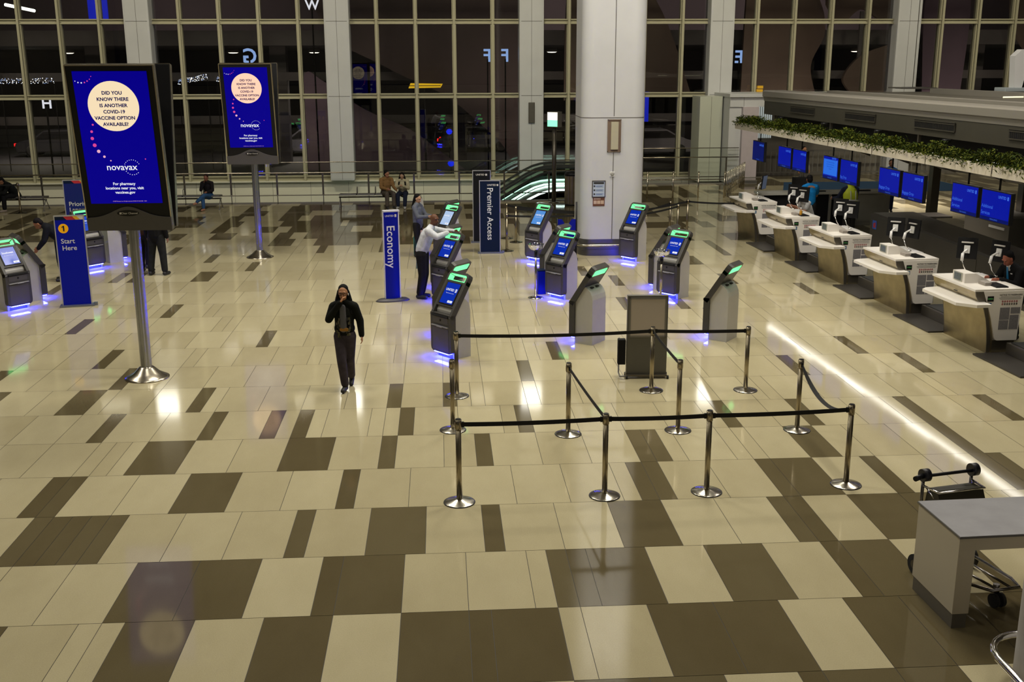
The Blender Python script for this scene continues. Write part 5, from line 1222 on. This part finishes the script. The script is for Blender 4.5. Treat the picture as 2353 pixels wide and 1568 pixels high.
def girl_extra(t, V, s_, H_, HR):
    b = MB()
    for sx in (-1, 1): b.tube([H_(sx*.034+.027*math.cos(a), -.098, .010+.025*math.sin(a)) for a in [2*PI*k/16 for k in range(16)]], .0035*s_, 6, closed=True)
    b.tube([H_(-.008, -.100, .014), H_(.008, -.100, .014)], .003*s_, 6)
    for sx in (-1, 1): b.tube([H_(sx*.062, -.095, .014), H_(sx*.078, .01, .012)], .003*s_, 6)
    b.build('glasses', black, t)
    b = MB(); b.tube([H_(.083, -.012, -.002), H_(.085, -.02, -.035)], .007*s_, 8); b.build('earbud', white_paint, t)
    remesh_build([cap(V['pel']+Vector((0, -.105, .09)), V['chest']+Vector((0, -.115, .12)), .055, .045, flat=.5, side=(0, 1, 0))], 'grey_top', mat('top_grey_cloth', (.10, .10, .115), .8), t, .008, 2)
    remesh_build([cap(V['pel']+Vector((-.03, -.122, .085)), V['pel']+Vector((.05, -.122, .085)), .03, .03, flat=.4, side=(0, 1, 0))], 'yellow_hem', mat('ochre', (.32, .15, .015), .8), t, .008, 2)
    rr = random.Random(4); pl = MB()
    for k in range(44):
        x = rr.choice((-1, 1))*rr.uniform(.05, .105); z = rr.uniform(-.05, .26); y = -math.sqrt(max(0, 1-(x/.165)**2))*.126-.001
        m_ = Matrix.Translation(V['pel']+Vector((x, y, z))) @ Matrix.Rotation(x*6, 4, 'Z')
        pl.use(rr.choice((mat('plaid_olive', (.07, .065, .02), .8), mat('plaid_cream', (.12, .10, .065), .8), mat('plaid_dark', (.02, .02, .02), .8)))).box(-.012, .012, -.002, .004, -.018, .018, m_)
    pl.build('plaid_lining', None, t)
person('young woman in a black bomber jacket and glasses walking, hand at her mouth', (-2.47, 8.22, 0), math.radians(-4), 1.60,
       dict(wR=(-.03, -.145, 1.46), eR=(-.235, -.06, 1.17), hdR=(.35, -.05, .55), wL=(.27, -.02, .90), eL=(.245, .03, 1.13), kL=(.06, .02, .49), aL=(.035, .27, .13), tL=(.04, .18, .03), kR=(-.05, -.11, .50), aR=(-.01, -.11, .085), nod=.06, hL=(.075, 0, .89), hR=(-.075, 0, .89)),
       (.008, .009, .007), (.055, .045, .055), (.016, .016, .016), (.46, .23, .12), ('long', (.006, .006, .006)), vox=.0075, female=True, coat=.015, extras=girl_extra, bulk=1.08)
person('bald man in a white sweater smiling as he leans an arm on the kiosk', (-1.40, 14.72, 0), math.radians(75), 1.78,
       dict(pel=(0, .02, .95), chest=(.03, -.10, 1.26), neck=(.05, -.18, 1.43), head=(.06, -.25, 1.575), sL=(.22, -.13, 1.37), sR=(-.14, -.17, 1.38), eL=(.40, -.33, 1.30), wL=(.32, -.56, 1.32), hdL=(-.15, -1, -.25), eR=(-.20, -.36, 1.28), wR=(.02, -.52, 1.33), hdR=(.9, -.4, 0), aL=(.08, .05, .085), aR=(-.10, .05, .085), yaw=-.55),
       (.60, .62, .66), (.012, .011, .012), (.015, .015, .015), (.13, .055, .028), ('beard', (.010, .009, .009)) if False else ('bald', (.01, .01, .01)), vox=.010, bulk=1.12)
person('woman in a grey-blue jacket touching the pale kiosk screen, her hair tied back', (-1.58, 19.75, 0), math.radians(62), 1.58,
       dict(eL=(.22, -.12, 1.12), wL=(.14, -.36, 1.12), eR=(-.22, -.12, 1.12), wR=(-.12, -.36, 1.14), hdL=(0, -1, .1), hdR=(0, -1, .1), nod=-.25 if False else .25, hL=(.08, 0, .89)),
       (.115, .125, .155), (.014, .013, .014), (.02, .02, .02), (.42, .24, .15), ('ponytail', (.008, .007, .007)), vox=.012, female=True, coat=.08, bulk=1.12)
SIT = dict(pel=(0, .03, .50), chest=(0, -.04, .80), neck=(0, -.08, .99), head=(0, -.13, 1.12), sL=(.175, -.06, .94), sR=(-.175, -.06, .94), hL=(.09, 0, .50), hR=(-.09, 0, .50), kL=(.12, -.43, .50), kR=(-.12, -.43, .50), aL=(.12, -.44, .085), aR=(-.12, -.44, .085),
           eL=(.22, -.16, .70), eR=(-.22, -.16, .70), wL=(.10, -.36, .66), wR=(-.10, -.36, .66), nod=.2)
person('seated man in a tan jacket leaning toward the woman beside him', (-2.85, 29.55, 0), math.radians(22), 1.72, {**SIT, 'yaw': .5, 'wL': (.22, -.40, .62)}, (.23, .13, .05), (.09, .075, .06), (.03, .03, .03), (.30, .14, .08), ('short', (.01, .008, .008)), vox=.014, coat=.04, bulk=1.1)
person('seated woman in a cream jacket looking at a phone beside the man in tan', (-2.28, 29.55, 0), math.radians(-6), 1.62, {**SIT, 'nod': .45, 'wL': (.05, -.34, .80), 'wR': (-.05, -.34, .80), 'kL': (.14, -.40, .50)}, (.46, .42, .28), (.015, .02, .04), (.4, .4, .4), (.42, .26, .17), ('long', (.008, .007, .007)), vox=.014, female=True, coat=.04, bulk=1.12)
t = thing('handbag', 'small white bag standing by the foot of the woman in cream', 'bag', (-1.72, 29.2, 0), .3)
b = MB(); b.prism([(-.14, .02), (.14, .02), (.11, .34), (-.11, .34)], -.06, .06, 'y'); b.build('bag_body', paper, t)
b = MB(); b.tube([(-.08, 0, .33), (-.05, 0, .46), (.05, 0, .46), (.08, 0, .33)], .01, 6); b.build('strap', black, t)
person('woman in a black top and blue jeans sitting cross-legged with a hand at her chin', (-8.80, 29.5, 0), math.radians(-8), 1.62, {**SIT, 'kL': (.02, -.44, .56), 'aL': (-.26, -.52, .32), 'tL': (-.32, -.62, .27), 'kR': (-.06, -.42, .49), 'aR': (-.06, -.40, .085), 'wR': (-.04, -.25, .96), 'eR': (-.16, -.27, .72), 'hdR': (.2, .1, 1)},
       (.012, .010, .012), (.035, .095, .22), (.35, .17, .10), (.20, .08, .05), ('short', (.02, .008, .006)), vox=.014, female=True)
person('man in a black coat bending forward on the far left bench', (-15.2, 29.75, 0), math.radians(-50), 1.76, {**SIT, 'chest': (0, -.16, .76), 'neck': (0, -.30, .92), 'head': (0, -.41, .98), 'sL': (.18, -.25, .88), 'sR': (-.18, -.25, .88), 'eL': (.20, -.42, .62), 'eR': (-.2, -.42, .62), 'wL': (.06, -.62, .62), 'wR': (-.06, -.62, .62), 'nod': .7, 'aR': (-.02, -.72, .085), 'tR': (-.02, -.86, .05)},
       (.009, .010, .010), (.009, .009, .010), (.22, .18, .15), (.25, .12, .07), ('short', (.008, .007, .007)), vox=.014, coat=.05, bulk=1.1)
person('person in a maroon coat and tan trousers cut by the left picture edge', (-16.45, 29.6, 0), math.radians(10), 1.72, {**SIT}, (.035, .008, .008), (.28, .14, .03), (.012, .012, .012), (.25, .12, .07), ('short', (.02, .008, .006)), vox=.016, coat=.05, bulk=1.12)
t = thing('tote_bag', 'black tote bag on the bench between the two people at the far left', 'bag', (-15.85, 29.75, .49), 0)
b = MB(); b.box(-.17, .17, -.08, .08, 0, .34, bev=.02); b.build('bag_body', black_matte, t)
b = MB(); b.tube([(-.09, 0, .33), (-.07, 0, .47), (.07, 0, .47), (.09, 0, .33)], .009, 6); b.build('strap', black, t)
b = MB(); b.box(-.03, .04, -.083, -.08, .10, .16); b.build('patch', red_ink, t)
# travellers at the left kiosks
BEND = dict(pel=(0, .10, .92), chest=(0, -.14, 1.14), neck=(0, -.28, 1.26), head=(0, -.40, 1.30), sL=(.17, -.22, 1.22), sR=(-.17, -.22, 1.22), eL=(.2, -.30, .95), eR=(-.2, -.30, .95), wL=(.14, -.44, .78), wR=(-.14, -.44, .78), nod=.8)
person('person in a dark jacket bending forward left of the Start Here banner', (-9.62, 17.25, 0), math.radians(-75), 1.72, BEND, (.010, .011, .016), (.012, .018, .035), (.012, .012, .012), (.30, .13, .07), ('short', (.012, .010, .012)), vox=.012, coat=.04, bulk=1.1)
person('person in dark clothes standing just left of the near sign pole', (-8.15, 18.7, 0), math.radians(150), 1.72, {}, (.014, .012, .014), (.016, .012, .014), (.012, .012, .012), (.3, .16, .1), vox=.014, coat=.05, bulk=1.05)
person('person in a dark coat and trousers standing right of the near sign pole', (-7.60, 17.75, 0), math.radians(165), 1.78, dict(kL=(.15, -.02, .48), aL=(.17, .04, .085), kR=(-.12, -.02, .48), aR=(-.15, 0, .085)), (.010, .010, .010), (.020, .021, .020), (.014, .014, .014), (.3, .16, .1), vox=.012, coat=.10, bulk=1.15)
person('smaller person in brown standing close behind the near sign pole', (-7.98, 18.15, 0), math.radians(170), 1.66, {}, (.05, .025, .012), (.014, .013, .014), (.012, .012, .012), (.3, .16, .1), vox=.014, coat=.03)
person('person in a dark red top at the bright kiosk cut by the left edge', (-10.62, 15.40, 0), math.radians(-120)+PI, 1.66, {}, (.05, .010, .012), (.02, .02, .025), (.012, .012, .012), (.3, .16, .1), vox=.014)
# staff
def suit_extra(t, V, s_, H_, HR):
    c = V['chest']
    remesh_build([cap(c+Vector((0, -.125, .12))*s_, V['neck']+Vector((0, -.055, 0))*s_, .04*s_, .05*s_, flat=.5, side=(0, 1, 0))], 'shirt_front', mat('shirt_white', (.6, .6, .62), .7), t, .009, 1)
    b = MB(); b.prism([(-.012, .10), (.012, .10), (.026, -.16), (0, -.20), (-.026, -.16)], -.006, .006, 'y', Matrix.Translation(c+Vector((0, -.150, .06))*s_) @ Matrix.Rotation(.18, 4, 'X')); b.build('tie', mat('tie_blue', (.01, .16, .36), .5), t)
    b = MB(); b.box(.07, .11, -.16, -.155, .05, .065, Matrix.Translation(c)); b.build('badge', paper, t)
DESKP = dict(pel=(0, .06, .74), chest=(0, -.06, 1.03), neck=(0, -.16, 1.20), head=(0, -.26, 1.29), sL=(.18, -.11, 1.15), sR=(-.18, -.11, 1.15), eL=(.21, -.22, .93), eR=(-.21, -.22, .93), wL=(.10, -.44, 1.08), wR=(-.12, -.44, 1.08), hL=(.09, .05, .72), hR=(-.09, .05, .72), kL=(.11, -.12, .46), kR=(-.11, -.12, .46), aL=(.11, .02, .085), aR=(-.11, .02, .085), nod=.55, hdL=(0, -1, 0), hdR=(0, -1, 0))
person('agent in a dark suit, white shirt and blue tie bent over the nearest counter', D(.88, .93), DA-PI/2+.25, 1.78, {**DESKP, 'pel': (0, .05, .82), 'chest': (0, -.04, 1.10), 'neck': (0, -.12, 1.27), 'head': (0, -.21, 1.39), 'sL': (.18, -.08, 1.21), 'sR': (-.18, -.08, 1.21), 'eL': (.22, -.20, .98), 'eR': (-.22, -.20, .98), 'hL': (.09, .04, .79), 'hR': (-.09, .04, .79), 'kL': (.11, -.06, .46), 'kR': (-.11, -.06, .46)}, (.010, .010, .011), (.010, .010, .012), (.012, .012, .012), (.30, .10, .06), ('short', (.007, .006, .006)), vox=.010, coat=.04, extras=suit_extra, bulk=1.1)
def vest_extra(t, V, s_, H_, HR):
    remesh_build([cap(V['pel']+Vector((0, .01, .0)), V['chest'], .19, .205, flat=.84, side=(0, 1, 0)), cap(V['chest'], V['neck']+Vector((0, .02, -.07)), .205, .15, flat=.84, side=(0, 1, 0))], 'safety_vest', mat('hi_vis', (.48, .56, .02), .6), t, .012, 2)
    b = MB()
    for zz in (.17,): b.tube([V['pel']+Vector((  .203*math.cos(a), .01+.172*math.sin(a), zz)) for a in [2*PI*k/24 for k in range(24)]], .018, 4, closed=True)
    for sx in (-.07, .07): b.tube([V['pel']+Vector((sx, .175, .16)), V['chest']+Vector((sx, .175, .10))], .016, 4)
    b.build('reflective_tape', mat('tape', (.5, .5, .48), .4), t)
person('bald agent in a white shirt leaning over the fourth counter', D(10.95, 1.15), DA-PI/2+.1, 1.74, {**DESKP, 'head': (0, -.28, 1.30), 'nod': .75}, (.55, .55, .55), (.012, .012, .014), (.012, .012, .012), (.50, .24, .15), ('bald', (.01, .01, .01)), vox=.011, sleeve=.4)
person('agent in a bright blue shirt seen from behind at the far desk', D(12.3, 1.70), DA+PI, 1.76, dict(chest=(0, -.03, 1.25), neck=(0, -.06, 1.42), head=(0, -.10, 1.555), eL=(.25, -.15, 1.12), wL=(.2, -.38, 1.08), eR=(-.25, -.15, 1.12), wR=(-.2, -.38, 1.08), nod=.3), (.005, .15, .40), (.012, .012, .014), (.012, .012, .012), (.22, .10, .05), ('short', (.007, .006, .006)), vox=.012, sleeve=.4, bulk=1.15)
person('agent in a yellow reflective vest bent over the far desk', D(11.9, 2.72), DA+PI, 1.72, dict(chest=(0, -.05, 1.25), neck=(0, -.10, 1.42), head=(0, -.17, 1.54), sL=(.18, -.07, 1.36), sR=(-.18, -.07, 1.36), eL=(.25, -.25, 1.12), wL=(.3, -.48, 1.08), eR=(-.25, -.25, 1.12), wR=(-.2, -.5, 1.08), nod=.6), (.02, .025, .05), (.010, .010, .010), (.012, .012, .012), (.25, .11, .06), ('short', (.008, .006, .006)), vox=.012, extras=vest_extra, bulk=1.08)
person('person in a blue top sitting beyond the far desk at the right', (13.6, 26.9, 0), math.radians(-20), 1.70, {}, (.005, .08, .30), (.012, .02, .06), (.012, .012, .012), (.25, .12, .07), ('short', (.01, .008, .008)), vox=.016, sleeve=.4)
person('traveller in shorts with bare legs standing by a black suitcase on the far floor', (12.55, 32.4, 0), math.radians(20), 1.72, {}, (.25, .25, .25), (.10, .095, .09), (.05, .05, .05), (.42, .20, .11), ('short', (.012, .01, .009)), vox=.016, shorts=True)
t = thing('suitcase', 'tall black suitcase with a raised handle beyond the far desk', 'suitcase', (12.05, 31.2, 0), .15)
b = MB(); b.box(-.24, .24, -.15, .15, .05, .72, bev=.03); b.build('shell', black_matte, t)
b = MB(); b.tube([(-.12, .12, .72), (-.12, .12, 1.12), (.12, .12, 1.12), (.12, .12, .72)], .012, 6); b.build('handle', grey_metal, t)
for wx, wy in ((-.18, -.1), (.18, -.1), (-.18, .1), (.18, .1)): b = MB(); b.tube([(wx-.015, wy, .025), (wx+.015, wy, .025)], .025, 10); b.build('wheel', rubber, t)
